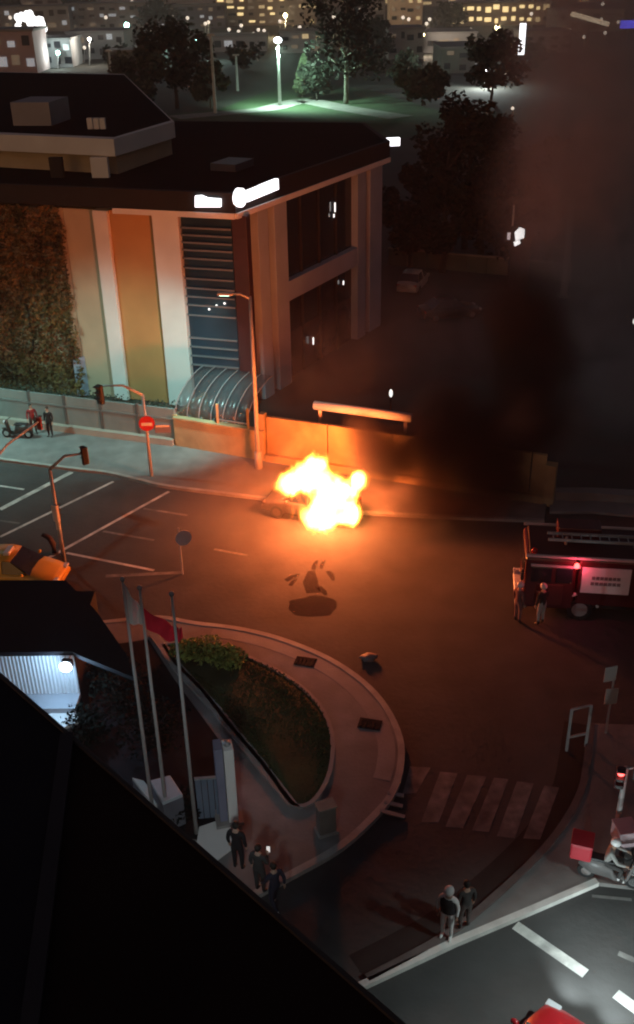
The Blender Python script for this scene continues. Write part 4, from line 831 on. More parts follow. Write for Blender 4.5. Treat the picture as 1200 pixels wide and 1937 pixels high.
def bush(base, r, hgt, label, mat, n=1400, name='bush', group=None, leaf=.07, stems=True):
    t = thing(name, base, label, 'shrub', group); pts = []; rnd = random.Random(int(base[0] * 100) + 5)
    while len(pts) < n:
        d = Vector((rnd.gauss(0, 1), rnd.gauss(0, 1), rnd.gauss(0, 1))).normalized(); k = rnd.random() ** .4 * (1 + .45 * noise.noise(d * 2 + Vector(base)))
        p = Vector((d.x * r * k, d.y * r * k, hgt * .52 + d.z * hgt * .5 * k)); 
        if p.z > .02: pts.append(Vector(base) + p)
    mb = MB(); leaf_cloud(mb, pts, leaf, int(base[0] * 10)); mb.build('foliage', mat, t)
    for k in range(3): a = k * 2.1; mb = MB(); mb.tube([base, Vector(base) + Vector((math.cos(a) * r * .3, math.sin(a) * r * .3, hgt * .4)), Vector(base) + Vector((math.cos(a) * r * .45, math.sin(a) * r * .45, hgt * .75))], [.05, .035, .012], 5); mb.build('stem', bark, t)
    return t
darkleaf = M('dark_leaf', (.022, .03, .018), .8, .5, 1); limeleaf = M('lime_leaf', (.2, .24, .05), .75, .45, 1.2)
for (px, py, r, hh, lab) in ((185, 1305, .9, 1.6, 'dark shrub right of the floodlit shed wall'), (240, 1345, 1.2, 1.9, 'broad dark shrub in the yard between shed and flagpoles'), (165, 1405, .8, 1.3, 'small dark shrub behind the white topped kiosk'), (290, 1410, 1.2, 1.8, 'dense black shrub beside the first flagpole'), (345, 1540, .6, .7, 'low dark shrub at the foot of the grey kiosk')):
    bush(P(px, py, .145), r, hh, lab, M('near_black_leaf', (.009, .011, .008), .9, .5, 1, spec=.1))  # near-black leaf colour, darker than the other shrubs
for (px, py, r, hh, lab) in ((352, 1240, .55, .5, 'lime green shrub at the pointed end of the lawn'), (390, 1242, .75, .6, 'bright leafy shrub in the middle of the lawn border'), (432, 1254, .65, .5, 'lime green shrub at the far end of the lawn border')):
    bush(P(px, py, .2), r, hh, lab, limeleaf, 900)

# near roof under the camera
n0_, n1_ = P(0, 1278, 17), P(760, 1940, 17); dN = (n1_ - n0_); e0 = n0_ - dN * 2.2; e1 = n1_ + dN * 1.4; inw = Vector((dN.y, -dN.x, 0)).normalized(); inw = inw if inw.x < 0 else -inw
nr = thing('near_roof', (e0 + e1) / 2 + inw * 4 - Vector((0, 0, 17)), 'black roof edge of the near building cutting across the corner', 'roof')
near_m = M('near_roof_sheet', (.016, .009, .008), .8, .3, .8, spec=.1); near_b = M('near_roof_sheet_blue', (.012, .011, .018), .7, .3, .8, spec=.15)
s0 = P(128, 1392, 17); s1 = P(96, 1640, 17); ds_ = (s1 - s0).normalized()
fold = s1 + ds_ * 9
mb = MB(); mb.prism([(e0).xy, s0.xy, fold.xy, (e0 + inw * 9).xy], 16.8, 17.0); mb.build('roof_sheet', near_b, nr)
mb = MB(); mb.prism([s0.xy, e1.xy, (e1 + inw * 9).xy, fold.xy], 16.8, 16.995); mb.build('roof_sheet', near_m, nr)
mb = MB(); mb.bar(s0 + Vector((0, 0, .01)), fold + Vector((0, 0, .01)), .1, .04); mb.build('seam', M('seam', (.02, .015, .022), .7, .2, 2), nr)
mb = MB(); mb.bar(e0 - inw * .0 + Vector((0, 0, -.05)), e1 + Vector((0, 0, -.05)), .03, .14); mb.build('edge_trim', M('edge_trim', (.045, .036, .034), .7, .2, 3), nr)
mb = MB(); mb.prism([(e0 + inw * .8).xy, (e1 + inw * .8).xy, (e1 + inw * 8.5).xy, (e0 + inw * 8.5).xy], -.05, 16.75); mb.build('wall', near_m, nr)

def wall_lamp(f_, z, aim, power, label, ang):
    p = e0 + (e1 - e0) * f_ + inw * .8; p.z = z; t = thing('wall_floodlight', p, label, 'floodlight'); q = p - inw * .35
    mb = MB(); mb.bar(p, q, .06, .06); mb.build('bracket', steel, t); mb = MB(); mb.box(q - inw * .1, (.4, .4, .25), math.atan2(inw.y, inw.x)); mb.build('housing', black_p, t, bevel=.03)
    mb = MB(); mb.box(q - inw * .32, (.03, .34, .2), math.atan2(inw.y, inw.x)); mb.build('lens', M('wall_flood_lens', (.9, .9, .9), .4, 0, 1, emit=(.9, .95, 1), es=5), t)
    spot('flood_beam', q - inw * .5, aim, power, (.84, .97, 1), ang, .9, .7, t)
wall_lamp(.5, 11.0, P(335, 1370), 2000, 'floodlight on the near building wall facing the flagpoles', 40)
street_lamp(Vector((11.5, 12.5, 0)), 8.5, Vector((-1.6, .6)), 'street lamp standing over the near road beyond the scooters', 4200, Vector((7.2, 13.2, 0)), (.82, 1, .98), angle=82)

# ------------------------------------------------------------------ trees
def tree(base, hgt, r, label, mat, n=3500, crown0=.3, seed=1, leaf=.22, name='tree', group=None, lean=0, trunk_m=bark):
    t = thing(name, base, label, 'tree', group); rnd = random.Random(seed); base = Vector(base)
    mb = MB(); pts_ = [base + Vector((lean * k * k * .02 + .12 * math.sin(k * 1.3 + seed), .1 * math.cos(k + seed), hgt * .8 * k / 6)) for k in range(7)]
    mb.tube(pts_, [hgt * .026 * (1 - .13 * k) for k in range(7)], 8); tips = []
    for k in range(9):
        a = k * 2.4 + seed; i = 2 + k % 4; st = pts_[i]; L_ = r * rnd.uniform(.5, .85); e = st + Vector((math.cos(a) * L_, math.sin(a) * L_, hgt * rnd.uniform(.08, .22)))
        mb.tube([st, (st + e) / 2 + Vector((0, 0, .1)), e], [hgt * .011, hgt * .007, hgt * .002], 5); tips.append(e)
    mb.build('trunk', trunk_m, t, True)
    cl = [(e, r * rnd.uniform(.28, .48)) for e in tips]
    for k in range(14):
        a = rnd.uniform(0, 6.28); zz = rnd.uniform(crown0, 1.0); rr = r * .78 * math.sqrt(max(.05, 1 - ((zz - (crown0 + 1) / 2) / ((1 - crown0) / 2)) ** 2)) * rnd.uniform(.4, 1)
        cl.append((base + Vector((math.cos(a) * rr, math.sin(a) * rr, hgt * zz)), r * rnd.uniform(.22, .42)))
    pts = []
    for k in range(n):
        c_, cr = cl[rnd.randrange(len(cl))]; d = Vector((rnd.gauss(0, 1), rnd.gauss(0, 1), rnd.gauss(0, .8))); d = d.normalized() * cr * rnd.random() ** .45; pts.append(c_ + d)
    mb = MB(); leaf_cloud(mb, pts, leaf, seed); mb.build('crown', mat, t); return t
greyleaf = M('grey_green_leaf', (.05, .065, .04), .8, .5, .5)
blackleaf = M('black_green_leaf', (.014, .016, .01), .85, .5, .5)
for k, (px, py, top, wpx, lab) in enumerate(((778, 505, 330, 95, 'dark tree nearest the bank piers at the forecourt edge'), (838, 515, 225, 120, 'tall dark tree behind the forecourt fence end'), (905, 512, 205, 130, 'broad dark tree just beside the white post'), (968, 515, 300, 110, 'dark tree directly behind the lit black totem'), (1032, 520, 270, 120, 'dark tree in the smoke beyond the totem'), (880, 470, 195, 150, 'great dark crown rising behind the other forecourt trees'))):
    b_ = P(px, py); hh = over(b_, top); tree(b_, hh, wpx / 1900 * b_.length * .62, lab, blackleaf, 3200, .18, k + 11, .28)
for k, (px, py, top, wpx, lab, m_) in enumerate(((655, 196, -30, 150, 'huge black tree with a pale lit trunk above the bank roof corner', blackleaf), (335, 205, 20, 120, 'large dark tree left of the lit lamp post', darkleaf), (270, 212, 95, 90, 'grey green tree behind the penthouse roof', greyleaf), (600, 190, 120, 50, 'small tree between the lamp post and the huge black tree', darkleaf), (400, 205, 120, 60, 'loose green tree at the near edge of the lit grass', greyleaf), (800, 200, 130, 90, 'dim tree on the verge beyond the bank corner', greyleaf), (930, 190, 60, 90, 'dark tree rising in front of the grey warehouses', darkleaf), (705, 120, 40, 70, 'dark tree behind the huge black one', darkleaf))):
    b_ = P(px, py); hh = over(b_, top) if top > -20 else 19.5; tree(b_, hh, wpx / 1900 * b_.length * .55, lab, m_, 2600, .3, k + 31, .5, trunk_m=M('pale_bark', (.2, .2, .16), .9, .3, 2) if k in (0, 4) else bark)
b_ = P(572, 184); hh = over(b_, 108); t = thing('cypress', b_, 'pale lit pointed cypress beside the lamp post', 'tree'); pts = []; rnd = random.Random(4)
for k in range(2200): zz = rnd.random(); rr = 2.0 * (1 - zz) ** .7 * min(1, zz * 6 + .25) * rnd.random() ** .4; a = rnd.uniform(0, 6.28); pts.append(b_ + Vector((math.cos(a) * rr + zz * .5, math.sin(a) * rr, .6 + zz * hh)))
mb = MB(); leaf_cloud(mb, pts, .3, 6); mb.build('crown', M('pale_leaf', (.14, .18, .1), .8, .4, .5), t); mb = MB(); mb.tube([b_, b_ + Vector((0, 0, 1.5))], [.25, .18], 7); mb.build('trunk', bark, t)

# ------------------------------------------------------------------ beyond the forecourt: fence, totem, post
f0, f1 = P(735, 500), P(1080, 532); fnt = thing('far_fence', (f0 + f1) / 2, 'low pale topped wall along the far edge of the forecourt', 'fence'); dF = (f1 - f0); nf = 9
for k in range(nf):
    a = f0 + dF * (k / nf); b = f0 + dF * ((k + 1) / nf); mb = MB(); mb.bar(a + dF.normalized() * .03 + Vector((0, 0, .65)), b - dF.normalized() * .03 + Vector((0, 0, .65)), .2, 1.3); mb.build('wall_panel', M('far_wall', (.13, .12, .09), .85, .2, .5), fnt)
    mb = MB(); mb.bar(a + Vector((0, 0, 1.36)), b + Vector((0, 0, 1.36)), .3, .12); mb.build('coping', M('far_coping', (.28, .24, .2), .85, .15, .6), fnt)
tb = P(978, 548); hh = over(tb, 428); t = thing('black_totem', tb, 'tall black totem with two lit white marks before the dark trees', 'sign')
mb = MB(); mb.box(tb + Vector((0, 0, hh / 2)), (1.5, .4, hh), R(8)); mb.build('panel', black_p, t)
mb = MB(); mb.box(tb + Vector((0, 0, .1)), (2, .8, .2), R(8)); mb.build('plinth', asphalt_far, t)
q0_ = tb + Vector((0, -.28, 0)); qq = q0_ + Vector((math.cos(R(8)), math.sin(R(8)), 0))
for pts in ([(974, 440), (984, 430), (993, 434), (992, 450), (976, 456)], [(972, 458), (984, 455), (985, 461), (974, 466)]): sign_box(pts, q0_, qq, Vector((0, -.3, 0))).build('lit_mark', lit_white, t)
tb = P(962, 535); hh = over(tb, 388); t = thing('white_post', tb, 'thin white flag post standing beside the black totem', 'post'); mb = MB(); lathe_pole(mb, tb, hh, .1, .07); mb.build('pole', white_p, t); mb = MB(); mb.box(tb + Vector((-.1, -.1, over(tb, 446))), (.5, .2, .5)); mb.build('lamp_box', M('dim_lamp_box', (.6, .5, .5), .5, 0, 1, emit=(1, .8, .8), es=.5), t)
z_ = over(tb, 480); mb = MB()
tb = P(1066, 560); hh = over(tb, 385); t = thing('grey_post', tb, 'thick pale grey post half hidden in the smoke', 'post'); mb = MB(); lathe_pole(mb, tb, hh, .28, .24); mb.build('pole', grey_p, t); mb = MB(); mb.disc(tb + Vector((0, 0, .05)), .5, (0, 0, 1), .1); mb.build('base', concrete, t)
p = P(995, 690); t = thing('lamp_cluster', p, 'post with four small dim lamps on the dark forecourt', 'lamp'); hh = over(p, 672); mb = MB(); lathe_pole(mb, p, max(hh, .4) + .2, .05, .04, 6); mb.build('post', black_p, t)
for q in ((989, 664), (1007, 665), (983, 676), (1001, 678)): mb = MB(); mb.ball(PY(q[0], q[1], p.y), .1, 8, 6); mb.build('bulb', M('dim_bulb', (.5, .45, .4), .5, 0, 1, emit=(1, .85, .75), es=.35), t)
mb = MB(); a = PY(983, 671, p.y + .1); b = PY(1007, 671, p.y + .1); mb.bar(a, b, .05, .3); mb.build('bracket', black_p, t)
p = P(739, 790); t = thing('garden_lamp', p, 'short lit garden lamp on the forecourt behind the orange wall', 'lamp'); hh = over(p, 744); mb = MB(); lathe_pole(mb, p, hh, .04, .04, 6); mb.build('post', black_p, t); mb = MB(); mb.ball(p + Vector((0, 0, hh)), (.1, .08, .24), 8, 6); mb.build('bulb', M('garden_bulb', (.8, .8, .8), .5, 0, 1, emit=(1, 1, .95), es=1.2), t)
p = P(1198, 640); t = thing('garden_lamp', p, 'small lit lamp on a post beyond the smoke', 'lamp'); hh = over(p, 608); mb = MB(); lathe_pole(mb, p, hh, .05, .04, 6); mb.build('post', black_p, t); mb = MB(); mb.ball(p + Vector((0, 0, hh)), .2, 8, 6); mb.build('bulb', MATS['garden_bulb'], t)

# lit park beyond the roof
park = M('park_grass', (.04, .075, .03), .95, .3, .05)
mb = MB(); mb.sheet(L((240, 225), (420, 205), (560, 150), (700, 170), (900, 230), (760, 262), (500, 240)), -.03); struct(mb.build('park_lawn', park), 'green lawn lit by the tall lamp beyond the roof')
pa = smooth_line(L((330, 222), (420, 214), (500, 207), (545, 196), (575, 190), (610, 196), (660, 206), (760, 222))); mb = MB(); ribbon(mb, offset_line(pa, -2.6), offset_line(pa, 2.6), -.05, .02); struct(mb.build('park_path', concrete), 'pale curved path under the tall lit lamp')
lp = P(530, 200); hh = over(lp, 76); t = thing('park_lamp', lp, 'tall pale lamp post with a bright white head over the park', 'street lamp'); mb = MB(); lathe_pole(mb, lp, hh, .32, .22); mb.build('pole', M('pale_lamp_pole', (.55, .58, .55), .5, .1, 2), t); mb = MB(); mb.ball(lp + Vector((0, 0, hh)), (.7, .7, .5), 12, 8); mb.build('lamp_head', M('park_bulb', (1, 1, 1), .5, 0, 1, emit=(.9, 1, 1), es=12), t, True)
spot('park_light', lp + Vector((0, -.2, hh - 1.0)), lp + Vector((4, 3, 0)), 55000, (.6, 1, .78), 160, .6, .4, t)
for (px, py, top, lab) in ((450, 172, 104, 'slim white lamp post standing on the park grass'), (408, 214, 66, 'slim grey lamp post left of the lit park lawn'), (212, 150, 96, 'short pale post behind the penthouse')):
    b_ = P(px, py); hh = over(b_, top); t = thing('lamp_post', b_, lab, 'post'); mb = MB(); lathe_pole(mb, b_, hh, .3, .2); mb.build('pole', MATS['pale_lamp_pole'], t); mb = MB(); mb.box(b_ + Vector((0, 0, hh)), (1.3, .5, .3)); mb.build('lamp_head', steel, t)

# ------------------------------------------------------------------ the far city
FAR = []
def far_block(px, py, wpx, top, depth, wall, label, rows=2, cols=5, lit=.4, mats=(lit_dim, lit_warm), roofm=None, rz=0.0, sd=1):
    b_ = P(px, py); hh = over(b_, top); wm = wpx / 1900 * (b_ - CAM).length; t = thing('far_building', b_, label, 'building'); t.rotation_euler = (0, 0, rz); rnd = random.Random(sd)
    mb = MB(); mb.box((0, depth / 2, hh / 2), (wm, depth, hh)); mb.build('wall', wall, t, world=False)
    mb = MB(); mb.box((0, depth / 2, hh + .25), (wm + .8, depth + .8, .5)); mb.build('roof', roofm or M('far_roof', (.24, .24, .24), .9, .3, .1), t, world=False)
    cw, rh = wm / cols, hh / rows
    for i in range(cols):
        for j in range(rows):
            if rnd.random() > lit: m_ = glass_d
            else: m_ = rnd.choice(mats)
            mb = MB(); mb.box((-wm / 2 + cw * (i + .5 + rnd.uniform(-.12, .12)), -.1, rh * (j + .55 + rnd.uniform(-.14, .14))), (cw * rnd.uniform(.35, .8), .3, rh * rnd.uniform(.25, .5))); mb.build('window', m_, t, world=False)
    return t
cream = M('far_cream', (.42, .36, .3), .9, .2, .1); greyw = M('far_grey', (.32, .32, .33), .9, .25, .1); pinkw = M('far_pink', (.5, .38, .38), .9, .2, .1)
C_ = lit_cool
far_block(18, 140, 95, 60, 14, pinkw, 'pink and white shop building at the far left', 2, 4, .7, (lit_cool, lit_dim), sd=2)
far_block(105, 128, 60, 76, 14, greyw, 'small grey block beside the pink shop building', 2, 4, .3, (lit_cool, lit_dim), sd=3)
far_block(185, 112, 95, 62, 16, greyw, 'long grey flat roofed hall behind the penthouse', 2, 6, .35, (lit_cool, lit_dim), sd=4)
far_block(255, 132, 90, 98, 16, M('far_green', (.12, .15, .13), .9, .2, .1), 'low green grey hall near the dark tree', 1, 5, .4, (lit_cool, lit_dim), sd=5)
far_block(60, 60, 130, 14, 20, greyw, 'wide grey block behind the bright white sign', 2, 7, .3, (lit_dim, lit_cool), sd=6)
far_block(215, 55, 150, 8, 20, greyw, 'far grey terrace with cool lit windows', 3, 9, .35, (lit_dim, lit_cool), sd=7)
far_block(365, 55, 110, 12, 20, M('far_violet', (.13, .12, .17), .9, .2, .1), 'far violet grey block with pale window strips', 3, 7, .45, (lit_dim, lit_cool), sd=8)
far_block(505, 48, 170, -6, 24, cream, 'golden lit block of flats at the far edge of the city', 4, 10, .75, (lit_gold, lit_warm, lit_dim), sd=9)
far_block(580, 100, 90, 62, 16, greyw, 'grey hall just left of the huge black tree', 2, 5, .4, (lit_warm, lit_dim), sd=10)
far_block(445, 98, 110, 70, 14, greyw, 'low dim hall behind the white lamp post', 1, 6, .3, (lit_dim, lit_cool), sd=11)
far_block(768, 60, 55, -8, 14, M('far_peach', (.55, .42, .34), .9, .15, .1), 'peach coloured lit block right of the huge black tree', 4, 4, .7, (lit_warm, lit_dim), sd=12)
far_block(768, 112, 60, 56, 14, greyw, 'grey block in front of the peach coloured one', 2, 4, .25, (lit_dim,), sd=13)
far_block(840, 100, 110, 64, 20, greyw, 'grey warehouse with a pale roof left of the bright lamp', 1, 5, .25, (lit_dim,), M('pale_far_roof', (.24, .24, .24), .9, .2, .1), sd=14)
far_block(890, 138, 100, 92, 18, M('far_sage', (.2, .22, .2), .9, .2, .1), 'sage grey warehouse beside the bright white lamp', 2, 4, .4, (lit_dim, lit_cool), MATS['pale_far_roof'], sd=15)
far_block(945, 48, 170, 6, 22, cream, 'long golden lit facade beyond the warehouses', 2, 12, .85, (lit_gold, lit_gold, lit_warm), sd=16)
far_block(690, 40, 70, -8, 14, greyw, 'dim block hidden behind the huge black tree', 3, 4, .4, (lit_warm, lit_dim), sd=17)
far_block(1115, 60, 110, 20, 18, greyw, 'dark block under the pale light strip in the smoke', 2, 6, .25, (lit_dim,), sd=18)
far_block(1035, 100, 80, 62, 16, greyw, 'dark block right of the vertical white sign', 2, 4, .2, (lit_dim,), sd=19)
far_block(320, 18, 300, -30, 20, greyw, 'long row of dim houses on the left skyline', 3, 16, .45, (lit_dim, lit_cool, lit_warm), sd=21)
far_block(640, 12, 330, -32, 20, greyw, 'long row of warm lit houses on the middle skyline', 3, 18, .6, (lit_gold, lit_dim, lit_warm), sd=22)
far_block(980, 8, 360, -32, 20, greyw, 'long row of dim houses on the right skyline', 3, 18, .4, (lit_dim, lit_warm), sd=23)
far_block(40, 14, 300, -30, 20, greyw, 'long row of dark houses at the skyline corner', 3, 14, .3, (lit_dim, lit_cool), sd=24)
def far_sign(px, py, wpx, hpx, mat, label, tilt=0.0, basey=None):
    b_ = P(px, basey or py + hpx + 30); p = PY(px, py, b_.y); k = (p - CAM).length / 1900; t = thing('lit_sign', b_, label, 'sign'); mb = MB(); mb.box(p, (wpx * k, .5, hpx * k), m=Matrix.Rotation(tilt, 3, 'Y')); mb.build('face', mat, t); mb = MB(); mb.tube([Vector((p.x, b_.y + .4, 0)), Vector((p.x, b_.y + .4, p.z))], .3, 6); mb.build('post', black_p, t); return t
b_ = P(55, 120); t = thing('bulb_arch', b_, 'crooked arch of bright white bulbs over the pink shop', 'lights'); rnd = random.Random(3)
for (x, y) in ((34, 58), (35, 50), (36, 42), (36, 33), (42, 28), (49, 26), (56, 25), (45, 36), (53, 37), (60, 33), (67, 36), (74, 37), (80, 36), (70, 46), (78, 44), (82, 54), (81, 66), (58, 44)):
    p = PY(x + rnd.uniform(-2, 2), y, b_.y); mb = MB(); mb.ball(p, rnd.uniform(.6, 1.1), 8, 6); mb.build('bulb', M('arch_bulb', (.9, .9, .9), .5, 0, 1, emit=(1, .98, .95), es=2.5), t)
for x in (36, 80): p = PY(x, 40, b_.y); mb = MB(); mb.tube([Vector((p.x, b_.y + .3, 0)), p + Vector((0, .3, 0))], .3, 6); mb.build('post', steel, t)
a = PY(36, 38, b_.y + .4); b = PY(81, 42, b_.y + .4); mb = MB(); mb.bar(a, b, .3, .4); mb.build('cross_bar', steel, t)
far_sign(988, 74, 10, 48, lit_sign, 'vertical white lit sign standing above the smoke', basey=140)
far_sign(1117, 36, 66, 7, M('lit_cream_strip', (.9, .8, .6), .5, 0, 1, emit=(1, .8, .55), es=1.0), 'slanted cream light strip on the right skyline', R(15), basey=80)
far_sign(1190, 46, 28, 12, lit_blue, 'small deep blue lit sign in the smoke', basey=80)
for k, (px, py, top, wpx, lab) in enumerate(((150, 40, -12, 60, 'small far tree left on the skyline'), (20, 30, -20, 50, 'far tree in the skyline corner'), (300, 60, 6, 80, 'far round tree before the violet block'), (430, 44, -4, 50, 'far tree left of the golden flats'), (590, 36, -14, 60, 'far tree right of the golden flats'), (850, 56, 8, 60, 'far tree left of the golden facade'), (1050, 44, 0, 70, 'far tree right of the golden facade'), (130, 120, 82, 50, 'small tree beside the grey block'), (220, 128, 92, 46, 'small tree before the long grey hall'), (1000, 130, 84, 70, 'dim tree under the vertical white sign'), (460, 132, 84, 60, 'dim tree behind the park lawn'), (770, 160, 104, 60, 'dim tree before the grey block'))):
    b_ = P(px, py); hh = max(over(b_, top), 5); tree(b_, hh, wpx / 1900 * b_.length * .5, lab, (darkleaf, greyleaf)[k % 2], 700, .25, k + 61, b_.length * .0022)
def far_lamp(px, py, mat, label, s=1.0, base=45, group=None, power=0, lc=(1, .9, .75)):
    b_ = P(px, py + base); p = PY(px, py, b_.y); r = 3.2 * s * (p - CAM).length / 1900; t = thing('far_lamp', b_, label, 'street lamp', group); mb = MB(); mb.tube([b_, p], .15, 6); mb.build('pole', steel, t); mb = MB(); mb.ball(p, r, 10, 7); mb.build('lamp_head', mat, t, True)
    if power: point('lamp_light', p + Vector((0, -r - .6, .3)), power, lc, .5, t)
far_lamp(240, 48, lit_teal, 'teal far lamp above the long grey hall', 1.5, power=8000, lc=(.7, 1, .9)); far_lamp(373, 72, lit_teal, 'teal far lamp left of the white lamp post', 1.3, power=6000, lc=(.7, 1, .9)); far_lamp(110, 100, lit_teal, 'teal far lamp low beside the pink shop', 1.2, 30, power=2000, lc=(.8, 1, .95))
far_lamp(916, 136, lit_white, 'bright white lamp beside the sage warehouse', 2.0, 30, power=9000, lc=(.9, 1, .95))
far_lamp(20, 84, lit_white, 'white lamp in front of the pink shop wall', 1.0, 54, power=1500, lc=(1, .95, .95)); far_lamp(170, 74, lit_white, 'small white lamp before the wide grey block', 1.0, 50, power=4000)
far_lamp(540, 30, lit_gold, 'golden lamp in front of the golden flats', 1.4, 40, power=26000, lc=(1, .8, .45)); far_lamp(940, 52, lit_gold, 'golden lamp in front of the golden facade', 1.2, 30, power=18000, lc=(1, .8, .45)); far_lamp(800, 66, lit_gold, 'warm lamp beside the peach coloured block', 1.2, 40, power=9000, lc=(1, .8, .6))
LD = M('lit_dim_lamp', (.8, .7, .6), .5, 0, 1, emit=(1, .85, .7), es=1.0)
for (x, y) in ((184, 10), (250, 4), (290, 20), (355, 34), (357, 16), (425, 20), (480, 64), (500, 58), (488, 88), (700, 68), (712, 90), (850, 108), (955, 140), (1028, 62), (1105, 70), (1145, 62), (1170, 42), (60, 86), (160, 90), (790, 20), (1060, 4), (530, 40), (610, 64), (970, 205)) + tuple((random.Random(k).uniform(5, 1190), random.Random(k + 99).uniform(2, 62)) for k in range(46)):
    far_lamp(x, y, LD, 'small dim lamp among the far city lights', .9, 28, 'dim far city lamps')

# ------------------------------------------------------------------ fire and smoke
fc_ = P(612, 985); fr = thing('fire', fc_, 'white hot flames bursting from the burning car', 'fire')
def vol_mat(name):
    m = bpy.data.materials.new(name); m.use_nodes = True; t = m.node_tree
    for n in list(t.nodes):
        if n.type != 'OUTPUT_MATERIAL': t.nodes.remove(n)
    return m, t, [n for n in t.nodes if n.type == 'OUTPUT_MATERIAL'][0]
def math_n(t, op, a, b=None, c_=None):
    n = t.nodes.new('ShaderNodeMath'); n.operation = op
    for i, v in enumerate((a, b, c_)):
        if v is None: continue
        if isinstance(v, (int, float)): n.inputs[i].default_value = v
        else: t.links.new(v, n.inputs[i])
    return n.outputs[0]
def vmath(t, op, a, b):
    n = t.nodes.new('ShaderNodeVectorMath'); n.operation = op
    for i, v in enumerate((a, b)):
        if isinstance(v, (tuple, list, Vector)): n.inputs[i].default_value = tuple(v)
        elif v is not None: t.links.new(v, n.inputs[i])
    return n
fm, t, out = vol_mat('flame')
tc = t.nodes.new('ShaderNodeTexCoord'); ns = t.nodes.new('ShaderNodeTexNoise'); ns.inputs['Scale'].default_value = 1.0; ns.inputs['Detail'].default_value = 4; ns.inputs['Distortion'].default_value = .9
vm = vmath(t, 'MULTIPLY', tc.outputs['Object'], (1.15, 1.15, .6)); t.links.new(vm.outputs[0], ns.inputs['Vector'])
Yf = fc_.y
blobs = [((556, 914), .85, .55, 0), ((590, 910), 1.25, .85, -.1), ((618, 940), 1.1, 1.15, -.5), ((606, 975), .95, .95, -.9), ((645, 925), .9, .55, -.1), ((676, 908), .75, .42, .1), ((655, 972), .7, .5, -.5), ((600, 880), .6, .5, .1)]
fld = None
for (px, rx, rz_, dy) in blobs:
    c_ = PY(px[0], px[1], Yf + dy) - fc_
    d_ = vmath(t, 'SUBTRACT', tc.outputs['Object'], c_); d_ = vmath(t, 'DIVIDE', d_.outputs[0], (rx * .86, .72, rz_ * .88)); ln = vmath(t, 'LENGTH', d_.outputs[0], None)
    v = math_n(t, 'SUBTRACT', 1.0, ln.outputs['Value']); fld = v if fld is None else math_n(t, 'SMOOTH_MAX', fld, v, .25)
nz = math_n(t, 'MULTIPLY_ADD', ns.outputs['Fac'], 2.3, -1.08); fld = math_n(t, 'ADD', fld, nz)
mr = t.nodes.new('ShaderNodeMapRange'); mr.interpolation_type = 'SMOOTHSTEP'; t.links.new(fld, mr.inputs[0]); mr.inputs[1].default_value = -.25; mr.inputs[2].default_value = .6; mr.inputs[3].default_value = 0; mr.inputs[4].default_value = 1
cr = t.nodes.new('ShaderNodeValToRGB'); t.links.new(mr.outputs[0], cr.inputs[0]); cr.color_ramp.elements[0].color = (1, .2, .02, 1); cr.color_ramp.elements[1].color = (1, .36, .1, 1); cr.color_ramp.elements.new(.35).color = (1, .33, .035, 1)
em = t.nodes.new('ShaderNodeEmission'); t.links.new(cr.outputs[0], em.inputs[0]); t.links.new(math_n(t, 'MULTIPLY', math_n(t, 'POWER', mr.outputs[0], 2.0), 32.0), em.inputs[1]); t.links.new(em.outputs[0], out.inputs['Volume'])
mb = MB(); mb.ball(fc_ + Vector((.2, -.1, 1.5)), (3.0, 2.0, 2.3), 20, 14); fv = mb.build('flames', fm, fr, True)
FIRE = (1.0, .3, .055)
FC = (1, .15, .036)
point('fire_light', PY(600, 893, Yf - .6), 5600, FC, .7, fr); point('fire_light', PY(600, 965, Yf - 1.9), 150, (1, .24, .03), .4, fr); point('fire_light', PY(600, 900, Yf + 1.3), 420, (1, .26, .04), .5, fr)

# smoke: a rolling plume of soft puffs
def smoke_mat(name, dens, colr, thr=.42, soft=.3, scale=1.6):
    m, t, out = vol_mat(name); tc = t.nodes.new('ShaderNodeTexCoord'); ln = vmath(t, 'LENGTH', tc.outputs['Object'], None)
    fo = t.nodes.new('ShaderNodeMapRange'); fo.interpolation_type = 'SMOOTHSTEP'; t.links.new(ln.outputs['Value'], fo.inputs[0]); fo.inputs[1].default_value = 1.0; fo.inputs[2].default_value = .05; fo.inputs[3].default_value = 0; fo.inputs[4].default_value = 1
    ge = t.nodes.new('ShaderNodeNewGeometry'); ns = t.nodes.new('ShaderNodeTexNoise'); ns.inputs['Scale'].default_value = scale * .28; ns.inputs['Detail'].default_value = 2; ns.inputs['Distortion'].default_value = .8; t.links.new(ge.outputs['Position'], ns.inputs['Vector'])
    n2 = t.nodes.new('ShaderNodeMapRange'); n2.interpolation_type = 'SMOOTHSTEP'; t.links.new(ns.outputs['Fac'], n2.inputs[0]); n2.inputs[1].default_value = thr - soft / 2; n2.inputs[2].default_value = thr + soft / 2; n2.inputs[3].default_value = .12; n2.inputs[4].default_value = 1
    d = math_n(t, 'MULTIPLY', math_n(t, 'MULTIPLY', fo.outputs[0], n2.outputs[0]), dens)
    pv_ = t.nodes.new('ShaderNodeVolumePrincipled'); pv_.inputs['Color'].default_value = list(colr) + [1]; t.links.new(d, pv_.inputs['Density']); pv_.inputs['Anisotropy'].default_value = .2; t.links.new(pv_.outputs[0], out.inputs['Volume']); return m
soot = smoke_mat('soot_smoke', 1.7, (.1, .085, .085)); grey_s = smoke_mat('grey_smoke', .26, (.66, .68, .72)); veil = smoke_mat('thin_veil', .05, (.6, .55, .56)); low_s = smoke_mat('low_smoke', .22, (.4, .32, .28))
sp = thing('smoke_plume', P(700, 975), 'thick sooty smoke rolling right from the fire and climbing', 'smoke', kind='stuff')
base_me = MB(); base_me.ball((0, 0, 0), 1.0, 16, 10)
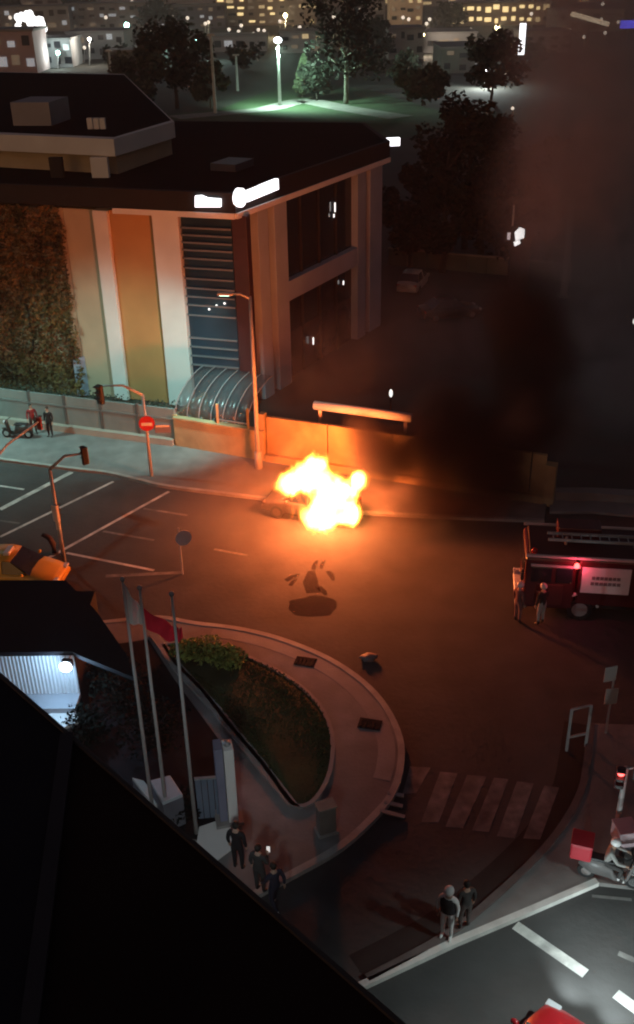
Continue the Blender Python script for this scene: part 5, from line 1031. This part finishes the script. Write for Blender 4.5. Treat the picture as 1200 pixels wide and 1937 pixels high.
def puff(px, py, Y, r, mat, sq=(1, 1, 1)):
    me = bpy.data.meshes.get('smoke_puff_' + mat.name)
    if not me:
        me = bpy.data.meshes.new('smoke_puff_' + mat.name); me.from_pydata(base_me.v, [], base_me.f); me.materials.append(mat)
    o = bpy.data.objects.new('smoke_puff', me); col.objects.link(o); o.parent = sp; o.location = PY(px, py, Y) - Vector(sp.location); o.scale = (r * sq[0], r * sq[1], r * sq[2]); o['kind'] = 'stuff'
for a_ in ((700, 858, 40.0, 1.7, soot), (690, 820, 41.0, 1.3, soot), (735, 862, 40.3, 1.7, soot), (790, 850, 40.8, 2.2, soot), (860, 850, 41.3, 2.4, soot), (930, 850, 41.8, 2.5, soot), (990, 800, 42.6, 2.6, soot), (850, 790, 42, 2.2, soot), (1010, 690, 43.8, 2.8, soot), (990, 600, 45.0, 2.7, soot),
           (820, 925, 40.4, 1.5, soot), (890, 905, 40.8, 1.7, soot), (955, 905, 41.0, 1.7, soot), (745, 890, 40.0, 1.3, soot), (1060, 800, 43.0, 2.4, low_s), (980, 780, 40.5, 1.8, low_s), (1090, 620, 45.5, 4.0, grey_s), (1090, 450, 47, 4.4, grey_s), (1110, 290, 48.5, 4.9, grey_s), (1120, 120, 50, 5.2, grey_s), (1170, -30, 51, 5.4, grey_s), (1170, 470, 47.5, 4.6, grey_s), (1200, 250, 49, 5, grey_s), (1180, 700, 46, 4.5, grey_s), (1060, 380, 49, 4.5, grey_s)): puff(*a_)
for a_ in ((430, 985, 38.0, 4.6, veil, (1.2, 1, .5)), (640, 1060, 36.0, 4.2, veil, (1.2, 1, .5)), (610, 690, 47, 5.0, veil, (1.2, .8, .7)), (820, 620, 55, 8.0, veil, (1.2, .8, .6))): puff(*a_)
for a_ in ((790, 962, 38.8, 1.7, soot, (1.4, 1, .45)), (880, 958, 39.2, 1.8, soot, (1.4, 1, .45)), (760, 945, 40.0, 2.0, low_s, (1.3, 1, .55)), (900, 945, 40.4, 2.3, low_s, (1.5, 1, .5)), (1000, 930, 41, 2.2, low_s, (1.3, 1, .5)), (470, 900, 41.8, 2.4, low_s, (1.2, 1, .6))): puff(*a_)

# night haze over the whole place
hm, t, out = vol_mat('night_haze'); pv_ = t.nodes.new('ShaderNodeVolumePrincipled'); pv_.inputs['Color'].default_value = (.85, .8, .8, 1); pv_.inputs['Density'].default_value = .0006
pv_.inputs['Anisotropy'].default_value = .1; t.links.new(pv_.outputs[0], out.inputs['Volume'])
mb = MB(); mb.box((0, 1260, 11.9), (2960, 2640, 26)); tag(mb.build('haze', hm), 'thin smoky night haze hanging over the whole city', 'haze', kind='stuff')
